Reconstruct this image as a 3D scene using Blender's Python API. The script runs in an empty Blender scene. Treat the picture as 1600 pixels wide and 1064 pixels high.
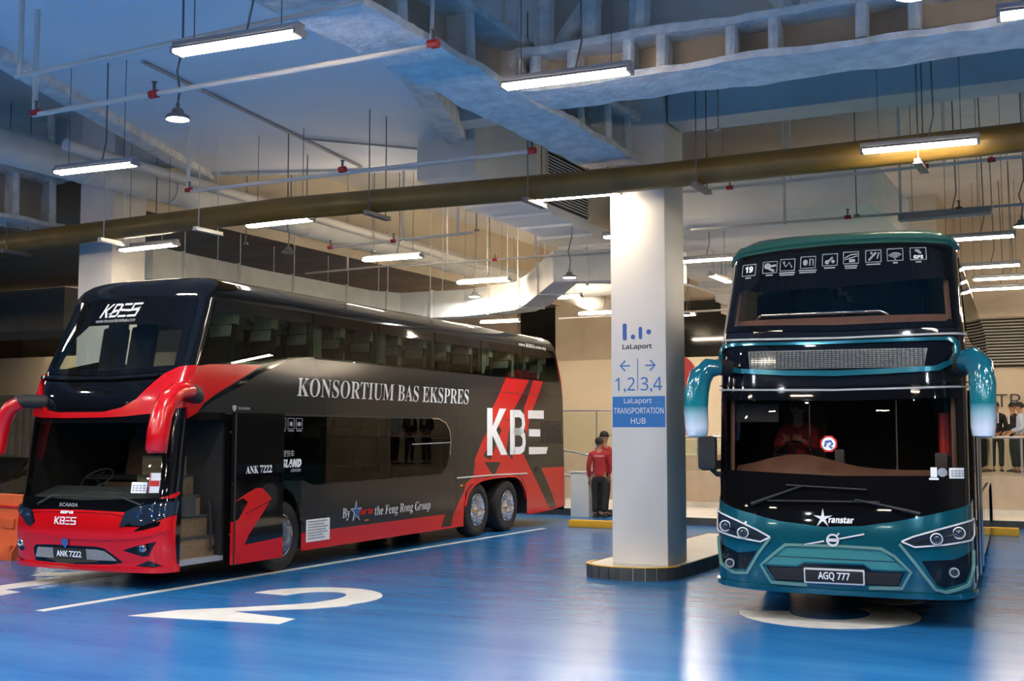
import bpy, bmesh, math, random
from mathutils import Vector, Matrix, noise

random.seed(7)
SC = bpy.context.scene
COL = SC.collection
PI = math.pi

# ---------------------------------------------------------------- camera, world, exposure
YAW = math.radians(26.72)
cam_data = bpy.data.cameras.new('camera')
cam_data.sensor_width = 36.0
cam_data.lens = 1855.0 / 1600.0 * 36.0
cam_data.clip_end = 300
cam = bpy.data.objects.new('camera', cam_data)
COL.objects.link(cam)
cam.location = (0, 0, 1.946)
cam.rotation_euler = (PI / 2 + math.atan(144.0 / 1855.0), 0, YAW)
SC.camera = cam

world = bpy.data.worlds.new('world')
SC.world = world
world.use_nodes = True
bg = world.node_tree.nodes['Background']
bg.inputs[0].default_value = (0.55, 0.62, 0.75, 1)      # bluish ambient fill, added; the closed walls keep it out
bg.inputs[1].default_value = 1.2
SC.view_settings.view_transform = 'Standard'
SC.view_settings.look = 'None'
SC.view_settings.gamma = 1.0
SC.view_settings.exposure = 0.65
SC.cycles.use_denoising = True
SC.cycles.max_bounces = 8
SC.cycles.transparent_max_bounces = 16
SC.cycles.glossy_bounces = 5
SC.cycles.diffuse_bounces = 4
SC.cycles.sample_clamp_indirect = 6.0
SC.cycles.caustics_reflective = False
SC.cycles.caustics_refractive = False
TUBE_POWER = 90.0
SPOT_POWER = 700.0
# ---------------------------------------------------------------- materials
MATS = {}


def principled(name, color, rough=0.5, metal=0.0, coat=0.0, emit=None, estr=0.0, spec=0.5):
    if name in MATS: return MATS[name]
    m = bpy.data.materials.new(name); m.use_nodes = True
    b = m.node_tree.nodes['Principled BSDF']
    b.inputs['Base Color'].default_value = (*color, 1)
    b.inputs['Roughness'].default_value = rough
    b.inputs['Metallic'].default_value = metal
    b.inputs['Specular IOR Level'].default_value = spec
    if coat:
        b.inputs['Coat Weight'].default_value = coat
        b.inputs['Coat Roughness'].default_value = 0.03
    if emit:
        b.inputs['Emission Color'].default_value = (*emit, 1)
        b.inputs['Emission Strength'].default_value = estr
    MATS[name] = m
    return m


def noisy(name, color, color2, scale=6.0, rough=0.6, bump=0.0, bscale=None, detail=6.0, metal=0.0, stretch=(1, 1, 1), coat=0.0, rough2=None, lo=0.35, hi=0.65):
    """Principled surface whose colour wanders between two tones, with optional bump."""
    if name in MATS: return MATS[name]
    m = principled(name, color, rough, metal, coat)
    nt = m.node_tree; N = nt.nodes; L = nt.links; b = N['Principled BSDF']
    tc = N.new('ShaderNodeTexCoord'); mp = N.new('ShaderNodeMapping'); mp.inputs['Scale'].default_value = stretch
    L.new(tc.outputs['Object'], mp.inputs[0])
    n = N.new('ShaderNodeTexNoise'); n.inputs['Scale'].default_value = scale; n.inputs['Detail'].default_value = detail
    L.new(mp.outputs[0], n.inputs['Vector'])
    r = N.new('ShaderNodeValToRGB'); r.color_ramp.elements[0].position = lo; r.color_ramp.elements[1].position = hi
    r.color_ramp.elements[0].color = (*color, 1); r.color_ramp.elements[1].color = (*color2, 1)
    L.new(n.outputs['Fac'], r.inputs[0]); L.new(r.outputs[0], b.inputs['Base Color'])
    if rough2 is not None:
        mr = N.new('ShaderNodeMapRange'); mr.inputs[1].default_value = lo; mr.inputs[2].default_value = hi
        mr.inputs[3].default_value = rough; mr.inputs[4].default_value = rough2
        L.new(n.outputs['Fac'], mr.inputs[0]); L.new(mr.outputs[0], b.inputs['Roughness'])
    if bump:
        n2 = N.new('ShaderNodeTexNoise'); n2.inputs['Scale'].default_value = bscale or scale * 4; n2.inputs['Detail'].default_value = 5
        L.new(mp.outputs[0], n2.inputs['Vector'])
        bp = N.new('ShaderNodeBump'); bp.inputs['Strength'].default_value = bump; bp.inputs['Distance'].default_value = 0.03
        L.new(n2.outputs['Fac'], bp.inputs['Height']); L.new(bp.outputs[0], b.inputs['Normal'])
    return m


def glass(name, tint, refl=1.0, rough=0.0):
    """Thin sheet of tinted glass: tinted see-through plus Fresnel reflection."""
    if name in MATS: return MATS[name]
    m = bpy.data.materials.new(name); m.use_nodes = True
    nt = m.node_tree; N = nt.nodes; L = nt.links
    N.remove(N['Principled BSDF'])
    t = N.new('ShaderNodeBsdfTransparent'); t.inputs[0].default_value = (*tint, 1)
    g = N.new('ShaderNodeBsdfGlossy'); g.inputs['Roughness'].default_value = rough; g.inputs[0].default_value = (refl, refl, refl, 1)
    f = N.new('ShaderNodeFresnel')
    ge = N.new('ShaderNodeNewGeometry'); mr = N.new('ShaderNodeMapRange')      # the pane reflects alike from both sides
    mr.inputs[3].default_value = 1.52; mr.inputs[4].default_value = 1 / 1.52
    L.new(ge.outputs['Backfacing'], mr.inputs[0]); L.new(mr.outputs[0], f.inputs[0])
    x = N.new('ShaderNodeMixShader')
    L.new(f.outputs[0], x.inputs[0]); L.new(t.outputs[0], x.inputs[1]); L.new(g.outputs[0], x.inputs[2])
    L.new(x.outputs[0], N['Material Output'].inputs[0])
    MATS[name] = m
    return m


def emitter(name, color, strength):
    if name in MATS: return MATS[name]
    m = bpy.data.materials.new(name); m.use_nodes = True
    nt = m.node_tree; N = nt.nodes
    N.remove(N['Principled BSDF'])
    e = N.new('ShaderNodeEmission'); e.inputs[0].default_value = (*color, 1); e.inputs[1].default_value = strength
    nt.links.new(e.outputs[0], N['Material Output'].inputs[0])
    MATS[name] = m
    return m


# ---------------------------------------------------------------- mesh collecting
class MB:
    """Collects shapes, then links them as one mesh object."""
    def __init__(self):
        self.v = []; self.f = []; self.m = []

    def add(self, vs, fs, mi=0):
        o = len(self.v)
        self.v += [tuple(p) for p in vs]
        self.f += [tuple(i + o for i in f) for f in fs]
        self.m += [mi] * len(fs)
        return self

    def box(self, c, s, mi=0, rz=0.0, rx=0.0, ry=0.0, bev=0.0):
        R = Matrix.Rotation(rz, 3, 'Z') @ Matrix.Rotation(ry, 3, 'Y') @ Matrix.Rotation(rx, 3, 'X')
        hx, hy, hz = s[0] / 2, s[1] / 2, s[2] / 2
        C = Vector(c)
        if bev <= 0:
            P = [Vector((x, y, z)) for z in (-hz, hz) for y in (-hy, hy) for x in (-hx, hx)]
            F = [(0, 2, 3, 1), (4, 5, 7, 6), (0, 1, 5, 4), (2, 6, 7, 3), (0, 4, 6, 2), (1, 3, 7, 5)]
            return self.add([R @ p + C for p in P], F, mi)
        bm = bmesh.new(); bmesh.ops.create_cube(bm, size=1)
        for q in bm.verts: q.co = Vector((q.co.x * s[0], q.co.y * s[1], q.co.z * s[2]))
        bmesh.ops.bevel(bm, geom=bm.edges[:], offset=bev, segments=2, profile=0.6, affect='EDGES')
        bm.verts.index_update()
        self.add([R @ q.co + C for q in bm.verts], [[w.index for w in f.verts] for f in bm.faces], mi)
        bm.free()
        return self

    def rough(self, c, s, amp=.03, cell=.12, freq=2.2, mi=0):
        """Box with a lumpy sprayed surface."""
        bm = bmesh.new(); bmesh.ops.create_cube(bm, size=1)
        for q in bm.verts: q.co = Vector((q.co.x * s[0], q.co.y * s[1], q.co.z * s[2]))
        for ax in range(3):
            n = min(130, int(s[ax] / cell)); no = [0, 0, 0]; no[ax] = 1
            for i in range(1, n):
                co = [0, 0, 0]; co[ax] = -s[ax] / 2 + s[ax] * i / n
                bmesh.ops.bisect_plane(bm, geom=bm.verts[:] + bm.edges[:] + bm.faces[:], dist=1e-5, plane_co=co, plane_no=no)
        for q in bm.verts:
            w = q.co + Vector(c)
            q.co += noise.noise_vector(w * freq) * amp + noise.noise_vector(w * freq * 4) * amp * .35
        bm.verts.index_update()
        self.add([q.co + Vector(c) for q in bm.verts], [[w.index for w in f.verts] for f in bm.faces], mi)
        bm.free()
        return self

    def span(self, a, b, mi=0, bev=0.0):
        return self.box([(a[i] + b[i]) / 2 for i in range(3)], [abs(b[i] - a[i]) for i in range(3)], mi, bev=bev)

    def tube(self, path, r, n=10, mi=0, caps=True, squash=None):
        """Round tube along a path; r a number or one radius per point; squash = (kx, kz) flattens the section."""
        P = [Vector(p) for p in path]; k = len(P)
        rs = r if isinstance(r, (list, tuple)) else [r] * k
        vs = []; prev = None
        for i, p in enumerate(P):
            d = (P[min(i + 1, k - 1)] - P[max(i - 1, 0)]).normalized()
            if prev is None:
                a = Vector((0, 0, 1)) if abs(d.z) < 0.9 else Vector((1, 0, 0))
                x = d.cross(a).normalized()
            else:
                x = (prev - d * prev.dot(d)).normalized()
            y = d.cross(x); prev = x
            sx, sy = squash if squash else (1, 1)
            for j in range(n):
                t = 2 * PI * j / n
                vs.append(p + x * math.cos(t) * rs[i] * sx + y * math.sin(t) * rs[i] * sy)
        fs = []
        for i in range(k - 1):
            for j in range(n):
                a, b = i * n + j, i * n + (j + 1) % n
                fs.append((a, b, b + n, a + n))
        if caps:
            fs.append(tuple(range(n))[::-1]); fs.append(tuple(range((k - 1) * n, k * n)))
        return self.add(vs, fs, mi)

    def cyl(self, a, b, r, n=16, mi=0): return self.tube([a, b], r, n, mi)

    def lathe(self, prof, c=(0, 0, 0), axis='Z', n=32, mi=0, closed=False):
        """Revolve (radius, height) points about an axis through c."""
        vs = []; k = len(prof)
        for (r, h) in prof:
            for j in range(n):
                t = 2 * PI * j / n
                x, y = r * math.cos(t), r * math.sin(t)
                p = (x, y, h) if axis == 'Z' else ((h, x, y) if axis == 'X' else (y, h, x))
                vs.append((p[0] + c[0], p[1] + c[1], p[2] + c[2]))
        fs = []
        for i in range(k - 1 if not closed else k):
            for j in range(n):
                a, b = i * n + j, i * n + (j + 1) % n
                a2, b2 = ((i + 1) % k) * n + j, ((i + 1) % k) * n + (j + 1) % n
                fs.append((a, b, b2, a2))
        return self.add(vs, fs, mi)

    def prism(self, poly, z0, z1, mi=0, M=None):
        """Outline (x, y) extruded from z0 to z1; M maps (x, y, z) to the place it stands."""
        bm = bmesh.new()
        f = bm.faces.new([bm.verts.new((x, y, z0)) for x, y in poly])
        bm.normal_update()
        if f.normal.z > 0: bmesh.ops.reverse_faces(bm, faces=[f])
        g = bmesh.ops.extrude_face_region(bm, geom=[f], use_keep_orig=True)
        for w in g['geom']:
            if isinstance(w, bmesh.types.BMVert): w.co.z = z1
        bmesh.ops.recalc_face_normals(bm, faces=bm.faces[:])
        big = [q for q in bm.faces if len(q.verts) > 4]
        if big: bmesh.ops.triangulate(bm, faces=big)
        bm.verts.index_update()
        pts = [w.co.copy() for w in bm.verts]
        if M: pts = [Vector(M(*p)) for p in pts]
        self.add(pts, [[w.index for w in q.verts] for q in bm.faces], mi)
        bm.free()
        return self

    def loft(self, rings, mi=0, caps=True):
        n = len(rings[0]); vs = [p for r in rings for p in r]; fs = []
        for i in range(len(rings) - 1):
            for j in range(n):
                a, b = i * n + j, i * n + (j + 1) % n
                fs.append((a, b, b + n, a + n))
        if caps: fs.append(tuple(range(n))[::-1]); fs.append(tuple(range((len(rings) - 1) * n, len(rings) * n)))
        return self.add(vs, fs, mi)

    def mesh(self, name, mats, smooth=35.0, fix=True):
        me = bpy.data.meshes.new(name)
        me.from_pydata(self.v, [], self.f)
        me.polygons.foreach_set('material_index', self.m)
        if not isinstance(mats, (list, tuple)): mats = [mats]
        for m in mats: me.materials.append(m)
        if fix:
            bm = bmesh.new(); bm.from_mesh(me)
            bmesh.ops.recalc_face_normals(bm, faces=bm.faces[:])
            bm.to_mesh(me); bm.free()
        if smooth:
            me.polygons.foreach_set('use_smooth', [True] * len(me.polygons))
            me.set_sharp_from_angle(angle=math.radians(smooth))
        return me

    def build(self, name, mats, parent=None, smooth=35.0, loc=None, fix=True):
        o = bpy.data.objects.new(name, self.mesh(name, mats, smooth, fix))
        COL.objects.link(o)
        if parent: o.parent = parent
        if loc: o.location = loc
        return o


def tag(o, label=None, cat=None, group=None, kind=None):
    if label: o['label'] = label
    if cat: o['category'] = cat
    if group: o['group'] = group
    if kind: o['kind'] = kind
    return o


def empty(name, loc=(0, 0, 0), rz=0.0, parent=None):
    o = bpy.data.objects.new(name, None); COL.objects.link(o)
    o.location = loc; o.rotation_euler = (0, 0, rz); o.empty_display_size = 0.1
    if parent: o.parent = parent
    return o


def copy_tree(o, parent=None):
    c = o.copy(); COL.objects.link(c)
    if parent: c.parent = parent
    for ch in [q for q in bpy.data.objects if q.parent == o]: copy_tree(ch, c)
    return c


# ---------------------------------------------------------------- sheets: outlines laid on a curved surface
def inside(poly, x, y):
    r = False; n = len(poly)
    for i in range(n):
        (x1, y1), (x2, y2) = poly[i], poly[(i + 1) % n]
        if (y1 > y) != (y2 > y) and x < (x2 - x1) * (y - y1) / (y2 - y1) + x1: r = not r
    return r


def cut_poly(bm, poly):
    n = len(poly); e = 1e-5
    for i in range(n):
        a, b = poly[i], poly[(i + 1) % n]
        d = Vector((b[0] - a[0], b[1] - a[1], 0))
        if d.length < 1e-6: continue
        nrm = Vector((-d.y, d.x, 0)).normalized()
        x0, x1 = min(a[0], b[0]) - e, max(a[0], b[0]) + e
        y0, y1 = min(a[1], b[1]) - e, max(a[1], b[1]) + e
        fs = []
        for f in bm.faces:
            xs = [v.co.x for v in f.verts]; ys = [v.co.y for v in f.verts]
            if max(xs) < x0 or min(xs) > x1 or max(ys) < y0 or min(ys) > y1: continue
            fs.append(f)
        if not fs: continue
        geom = set(fs)
        for f in fs:
            geom.update(f.verts); geom.update(f.edges)
        bmesh.ops.bisect_plane(bm, geom=list(geom), dist=1e-5, plane_co=(a[0], a[1], 0), plane_no=nrm)


def sheet(name, outline, fmap, mats, parent=None, step=0.15, holes=(), paints=(), off=0.0, thick=0.0, flip=False, ystep=None):
    """Outline in surface coordinates laid on the surface fmap(x, y) -> (a, u, z), raised by off, with real rims thick deep."""
    bm = bmesh.new()
    f0 = bm.faces.new([bm.verts.new((x, y, 0)) for x, y in outline]); bm.normal_update()
    if f0.normal.z < 0: bmesh.ops.reverse_faces(bm, faces=[f0])
    xs = [p[0] for p in outline]; ys = [p[1] for p in outline]
    ystep = ystep or step
    k = math.ceil(min(xs) / step) * step
    while k < max(xs):
        bmesh.ops.bisect_plane(bm, geom=bm.verts[:] + bm.edges[:] + bm.faces[:], dist=1e-5, plane_co=(k, 0, 0), plane_no=(1, 0, 0)); k += step
    k = math.ceil(min(ys) / ystep) * ystep
    while k < max(ys):
        bmesh.ops.bisect_plane(bm, geom=bm.verts[:] + bm.edges[:] + bm.faces[:], dist=1e-5, plane_co=(0, k, 0), plane_no=(0, 1, 0)); k += ystep
    for h in holes: cut_poly(bm, h)
    for p, _ in paints: cut_poly(bm, p)
    bmesh.ops.triangulate(bm, faces=[f for f in bm.faces if len(f.verts) > 4])
    dead = []
    for f in bm.faces:
        c = f.calc_center_median()
        if any(inside(h, c.x, c.y) for h in holes): dead.append(f); continue
        mi = 0
        for p, i in paints:
            if inside(p, c.x, c.y): mi = i
        f.material_index = mi
    bmesh.ops.delete(bm, geom=dead, context='FACES')
    bm.verts.index_update()
    sg = -1 if flip else 1
    V = []; NR = []
    for v in bm.verts:
        x, y = v.co.x, v.co.y; h = 0.004
        p = Vector(fmap(x, y))
        dx = Vector(fmap(x + h, y)) - Vector(fmap(x - h, y)); dy = Vector(fmap(x, y + h)) - Vector(fmap(x, y - h))
        n = dx.cross(dy)
        n = (n.normalized() if n.length > 1e-12 else Vector((0, -1, 0))) * sg
        V.append(p + n * off); NR.append(n)
    faces = []; fm = []; ln = []
    for f in bm.faces:
        idx = [v.index for v in f.verts]
        if flip: idx = idx[::-1]
        faces.append(idx); fm.append(f.material_index); ln += [tuple(NR[i]) for i in idx]
    if thick > 0:
        for e in bm.edges:
            if len(e.link_faces) != 1: continue
            f = e.link_faces[0]; a, b = e.verts[0], e.verts[1]
            vs = list(f.verts); ia = vs.index(a)
            if vs[(ia + 1) % len(vs)] != b: a, b = b, a
            i, j = a.index, b.index
            o = len(V)
            V += [V[i].copy(), V[j].copy(), V[j] - NR[j] * thick, V[i] - NR[i] * thick]
            idx = [o + 1, o, o + 3, o + 2] if not flip else [o, o + 1, o + 2, o + 3]
            q = [V[t] for t in idx]
            nn = (q[1] - q[0]).cross(q[2] - q[1])
            nn = nn.normalized() if nn.length > 1e-12 else Vector((0, 0, 1))
            faces.append(idx); fm.append(f.material_index); ln += [tuple(nn)] * 4
    bm.free()
    me = bpy.data.meshes.new(name)
    me.from_pydata([tuple(v) for v in V], [], faces)
    me.polygons.foreach_set('material_index', fm)
    me.polygons.foreach_set('use_smooth', [True] * len(faces))
    if not isinstance(mats, (list, tuple)): mats = [mats]
    for m in mats: me.materials.append(m)
    me.normals_split_custom_set(ln)
    o = bpy.data.objects.new(name, me); COL.objects.link(o)
    if parent: o.parent = parent
    return o


def band(pts, w):
    """Closed outline of a stroke of width w along an open line."""
    L = []; R = []
    for i, p in enumerate(pts):
        a = pts[max(i - 1, 0)]; b = pts[min(i + 1, len(pts) - 1)]
        dx, dy = b[0] - a[0], b[1] - a[1]; d = math.hypot(dx, dy) or 1
        ww = w[i] if isinstance(w, (list, tuple)) else w
        nx, ny = -dy / d * ww / 2, dx / d * ww / 2
        L.append((p[0] + nx, p[1] + ny)); R.append((p[0] - nx, p[1] - ny))
    return L + R[::-1]


def circ(cx, cy, rx, ry=None, n=24, a0=0.0, a1=2 * PI):
    ry = ry or rx
    full = abs(a1 - a0 - 2 * PI) < 1e-6
    return [(cx + rx * math.cos(a0 + (a1 - a0) * i / (n if full else n - 1)), cy + ry * math.sin(a0 + (a1 - a0) * i / (n if full else n - 1))) for i in range(n)]


def rrect(x0, y0, x1, y1, r, n=5):
    P = []
    for cx, cy, a in ((x1 - r, y1 - r, 0), (x0 + r, y1 - r, PI / 2), (x0 + r, y0 + r, PI), (x1 - r, y0 + r, 1.5 * PI)):
        P += [(cx + r * math.cos(a + PI / 2 * i / n), cy + r * math.sin(a + PI / 2 * i / n)) for i in range(n + 1)]
    return P


# ---------------------------------------------------------------- lettering
def bold_serif(s):
    """Letters as their upright bold serif forms."""
    o = ''
    for c in s:
        if 'A' <= c <= 'Z': o += chr(0x1D400 + ord(c) - 65)
        elif 'a' <= c <= 'z': o += chr(0x1D41A + ord(c) - 97)
        elif '0' <= c <= '9': o += chr(0x1D7CE + ord(c) - 48)
        else: o += c
    return o


def sans(s, heavy=False, slant=False):
    """Letters as their plain or heavy sans forms."""
    U, Lw, Dg = (0x1D5D4, 0x1D5EE, 0x1D7EC) if heavy else (0x1D5A0, 0x1D5BA, 0x1D7E2)
    if slant: U, Lw = (0x1D63C, 0x1D656)
    o = ''
    for c in s:
        if 'A' <= c <= 'Z': o += chr(U + ord(c) - 65)
        elif 'a' <= c <= 'z': o += chr(Lw + ord(c) - 97)
        elif '0' <= c <= '9': o += chr(Dg + ord(c) - 48)
        else: o += c
    return o


def glyphs(s, bold=0.0, shear=0.0, spacing=1.0):
    """Flat triangles of a line of text, scaled to the box 0..1 x 0..1 later; returns verts, faces."""
    cu = bpy.data.curves.new('lettering', 'FONT')
    cu.body = s; cu.offset = bold; cu.shear = shear; cu.space_character = spacing; cu.resolution_u = 3
    ob = bpy.data.objects.new('lettering', cu); COL.objects.link(ob)
    dg = bpy.context.evaluated_depsgraph_get(); dg.update()
    me = bpy.data.meshes.new_from_object(ob.evaluated_get(dg))
    vs = [tuple(v.co) for v in me.vertices]; fs = [tuple(p.vertices) for p in me.polygons]
    bpy.data.objects.remove(ob); bpy.data.curves.remove(cu); bpy.data.meshes.remove(me)
    return vs, fs


def text(name, s, box, fmap, mat, parent=None, off=0.006, bold=0.0, shear=0.0, spacing=1.0, flip=False, slope=0.0):
    """Lettering scaled to fill box = (x0, y0, x1, y1) in surface coordinates and laid on the surface."""
    vs, fs = glyphs(s, bold, shear, spacing)
    if not vs: return None
    xs = [v[0] for v in vs]; ys = [v[1] for v in vs]
    x0, y0, x1, y1 = box; a, b = min(xs), max(xs); c, d = min(ys), max(ys)
    V = []
    for v in vs:
        x = x0 + (v[0] - a) / (b - a) * (x1 - x0); y = y0 + (v[1] - c) / (d - c) * (y1 - y0) + slope * (v[0] - a) / (b - a)
        h = 0.004
        p = Vector(fmap(x, y)); dx = Vector(fmap(x + h, y)) - Vector(fmap(x - h, y)); dy = Vector(fmap(x, y + h)) - Vector(fmap(x, y - h))
        n = dx.cross(dy).normalized() * (-1 if flip else 1)
        V.append(p + n * off)
    m = MB(); m.add(V, fs)
    return m.build(name, mat, parent, smooth=0, fix=False)


def shape(name, polys, fmap, mat, parent=None, off=0.006, step=0.2, thick=0.004):
    """Several small flat outlines on a surface joined as one mark."""
    parts = [sheet(name, p, fmap, mat, None, step=step, off=off, thick=thick) for p in polys]
    if len(parts) > 1:
        vs = []; fs = []; m = MB()
        for p in parts:
            m.add([tuple(v.co) for v in p.data.vertices], [tuple(q.vertices) for q in p.data.polygons])
            me = p.data; bpy.data.objects.remove(p); bpy.data.meshes.remove(me)
        o = m.build(name, mat, parent, smooth=0, fix=False)
        return o
    o = parts[0]
    if parent: o.parent = parent
    return o


def plane_map(o, ex, ey):
    """Flat surface through o with in-plane directions ex, ey."""
    O_, X_, Y_ = Vector(o), Vector(ex), Vector(ey)
    return lambda x, y: tuple(O_ + X_ * x + Y_ * y)
# ---------------------------------------------------------------- coach body surface
def lerp_table(tab, x):
    if x <= tab[0][0]: return tab[0][1]
    for (a, b), (c, d) in zip(tab, tab[1:]):
        if x <= c: return b + (d - b) * (x - a) / (c - a)
    return tab[-1][1]


def smooth_table(tab, x, k=0.06):
    return sum(lerp_table(tab, x + k * j) for j in (-2, -1, 0, 1, 2)) / 5.0


class Shell:
    """Body surface of a coach: front(s, v), side(u, v, sign) -> (across, back, up)."""
    def __init__(self, F, W, D, p, v1, r, L):
        self.F, self.Wt, self.D, self.p, self.v1, self.r, self.L = F, W, D, p, v1, r, L
        self.v2 = v1 + r * math.pi / 2
        self.tab = []; s = 0; prev = (0, 0)
        n = 200
        for i in range(n + 1):
            t = i / n * math.pi / 2
            a = 1.25 * math.sin(t) ** (2 / p); u = D * (1 - math.cos(t) ** (2 / p))
            s += math.hypot(a - prev[0], u - prev[1]); prev = (a, u)
            self.tab.append((s, a / 1.25, u))
        self.S = s

    def vz(self, v):
        if v <= self.v1: return v, 0.0
        t = min((v - self.v1) / self.r, math.pi / 2)
        return self.v1 + self.r * math.sin(t), self.r * (1 - math.cos(t))

    def front(self, s, v):
        z, i = self.vz(v)
        q = min(abs(s), self.S)
        lo, hi = 0, len(self.tab) - 1
        while hi - lo > 1:
            m = (lo + hi) // 2
            if self.tab[m][0] <= q: lo = m
            else: hi = m
        A, B = self.tab[lo], self.tab[hi]
        k = (q - A[0]) / (B[0] - A[0]) if B[0] > A[0] else 0
        w = smooth_table(self.Wt, v) - i
        a = (A[1] + (B[1] - A[1]) * k) * w * (1 if s >= 0 else -1)
        u = smooth_table(self.F, v) + i + A[2] + (B[2] - A[2]) * k
        return (a, u, z)

    def side(self, u, v, sign=1):
        z, i = self.vz(v)
        return (sign * (smooth_table(self.Wt, v) - i), u, z)

    def u0(self, v):
        return self.front(self.S, v)[1]


COACH1 = Shell(F=[(.2, .08), (.45, .02), (.8, 0), (1.0, .05), (1.3, .1), (2.15, .2), (2.45, .24), (2.7, .36), (3.65, .78), (4.3, .95)],
               W=[(0, 1.25), (2.7, 1.25), (3.75, 1.17)], D=.29, p=3.0, v1=3.72, r=.32, L=12.9)
COACH2 = Shell(F=[(.2, .10), (.5, .0), (.9, .0), (1.2, .05), (2.35, .12), (2.95, .18), (3.8, .5), (4.3, .62)],
               W=[(0, 1.265), (2.8, 1.265), (3.8, 1.19)], D=.40, p=3.4, v1=3.82, r=.33, L=12.0)
# ---------------------------------------------------------------- palette
RED = principled('red_paint', (0.60, 0.004, 0.008), 0.2, 0.0, 0.4)
RED2 = principled('red_vinyl', (0.62, 0.006, 0.01), 0.25, 0.0, 0.2)
GREYP = principled('graphite_paint', (0.024, 0.0235, 0.023), 0.16, 0.0, 0.0, spec=.42)
BLACKG = principled('black_gloss', (0.006, 0.006, 0.007), 0.06, 0.0, 0.6)
FRIT = principled('black_glass_band', (0.004, 0.004, 0.005), 0.03)
BLACKM = principled('black_rubber', (0.012, 0.012, 0.013), 0.6)
DARKIN = principled('dark_interior', (0.012, 0.011, 0.011), 0.8)
DASH = principled('dashboard_grey', (0.05, 0.05, 0.05), 0.7)
WHITEV = principled('white_vinyl', (0.9, 0.9, 0.9), 0.4)
SILVERV = principled('silver_vinyl', (0.70, 0.71, 0.73), 0.35, 0.1)
GREYV = principled('grey_vinyl', (0.32, 0.33, 0.35), 0.4)
CHROME = principled('chrome', (0.75, 0.75, 0.77), 0.08, 1.0)
ALU = principled('polished_aluminium', (0.80, 0.80, 0.82), 0.14, 1.0)
TYRE = noisy('tyre_rubber', (0.012, 0.012, 0.012), (0.022, 0.021, 0.02), 20, 0.75)
TEAL = principled('teal_paint', (0.003, 0.11, 0.155), 0.16, 0.45, 0.9)
TEALL = principled('light_teal_paint', (0.06, 0.27, 0.25), 0.2, 0.3, 0.8)
PALET = principled('pale_teal_trim', (0.15, 0.31, 0.27), 0.2, 0.2, 0.5)
TEALR = principled('roof_green_paint', (0.045, 0.16, 0.135), 0.16, 0.3, 0.8)
LENS = principled('headlight_glass', (0.02, 0.035, 0.06), 0.04, 0.2, 1.0)
BLUEL = principled('blue_lens_tint', (0.02, 0.06, 0.16), 0.08, 0.3, 1.0)
MESHG = noisy('grille_mesh_grey', (0.20, 0.20, 0.21), (0.30, 0.30, 0.31), 60, 0.5)
BLUEV = principled('blue_vinyl', (0.03, 0.11, 0.35), 0.35)
LEATHER = noisy('brown_leather', (0.10, 0.05, 0.03), (0.14, 0.075, 0.045), 8, 0.5)
SEATF = noisy('seat_fabric', (0.010, 0.010, 0.011), (0.018, 0.017, 0.016), 30, 0.9)
CREAMC = noisy('cream_cloth', (0.50, 0.46, 0.33), (0.62, 0.57, 0.42), 10, 0.9)
WOOD = noisy('wood_laminate', (0.17, 0.115, 0.065), (0.25, 0.175, 0.10), 5, 0.35, stretch=(1, 6, 6))
GLASSU = glass('upper_deck_glass', (0.30, 0.38, 0.34), 0.8)
GLASSW = glass('windscreen_glass', (0.80, 0.84, 0.80))
GLASSL = glass('pale_glass', (0.72, 0.82, 0.76))
GLASSD = glass('privacy_glass', (0.10, 0.12, 0.11), 0.5)
GLASSC = glass('dark_windscreen_glass', (0.80, 0.74, 0.68))
BROWNT = noisy('brown_trim', (0.13, 0.07, 0.05), (0.17, 0.095, 0.07), 5, 0.6)
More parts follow.
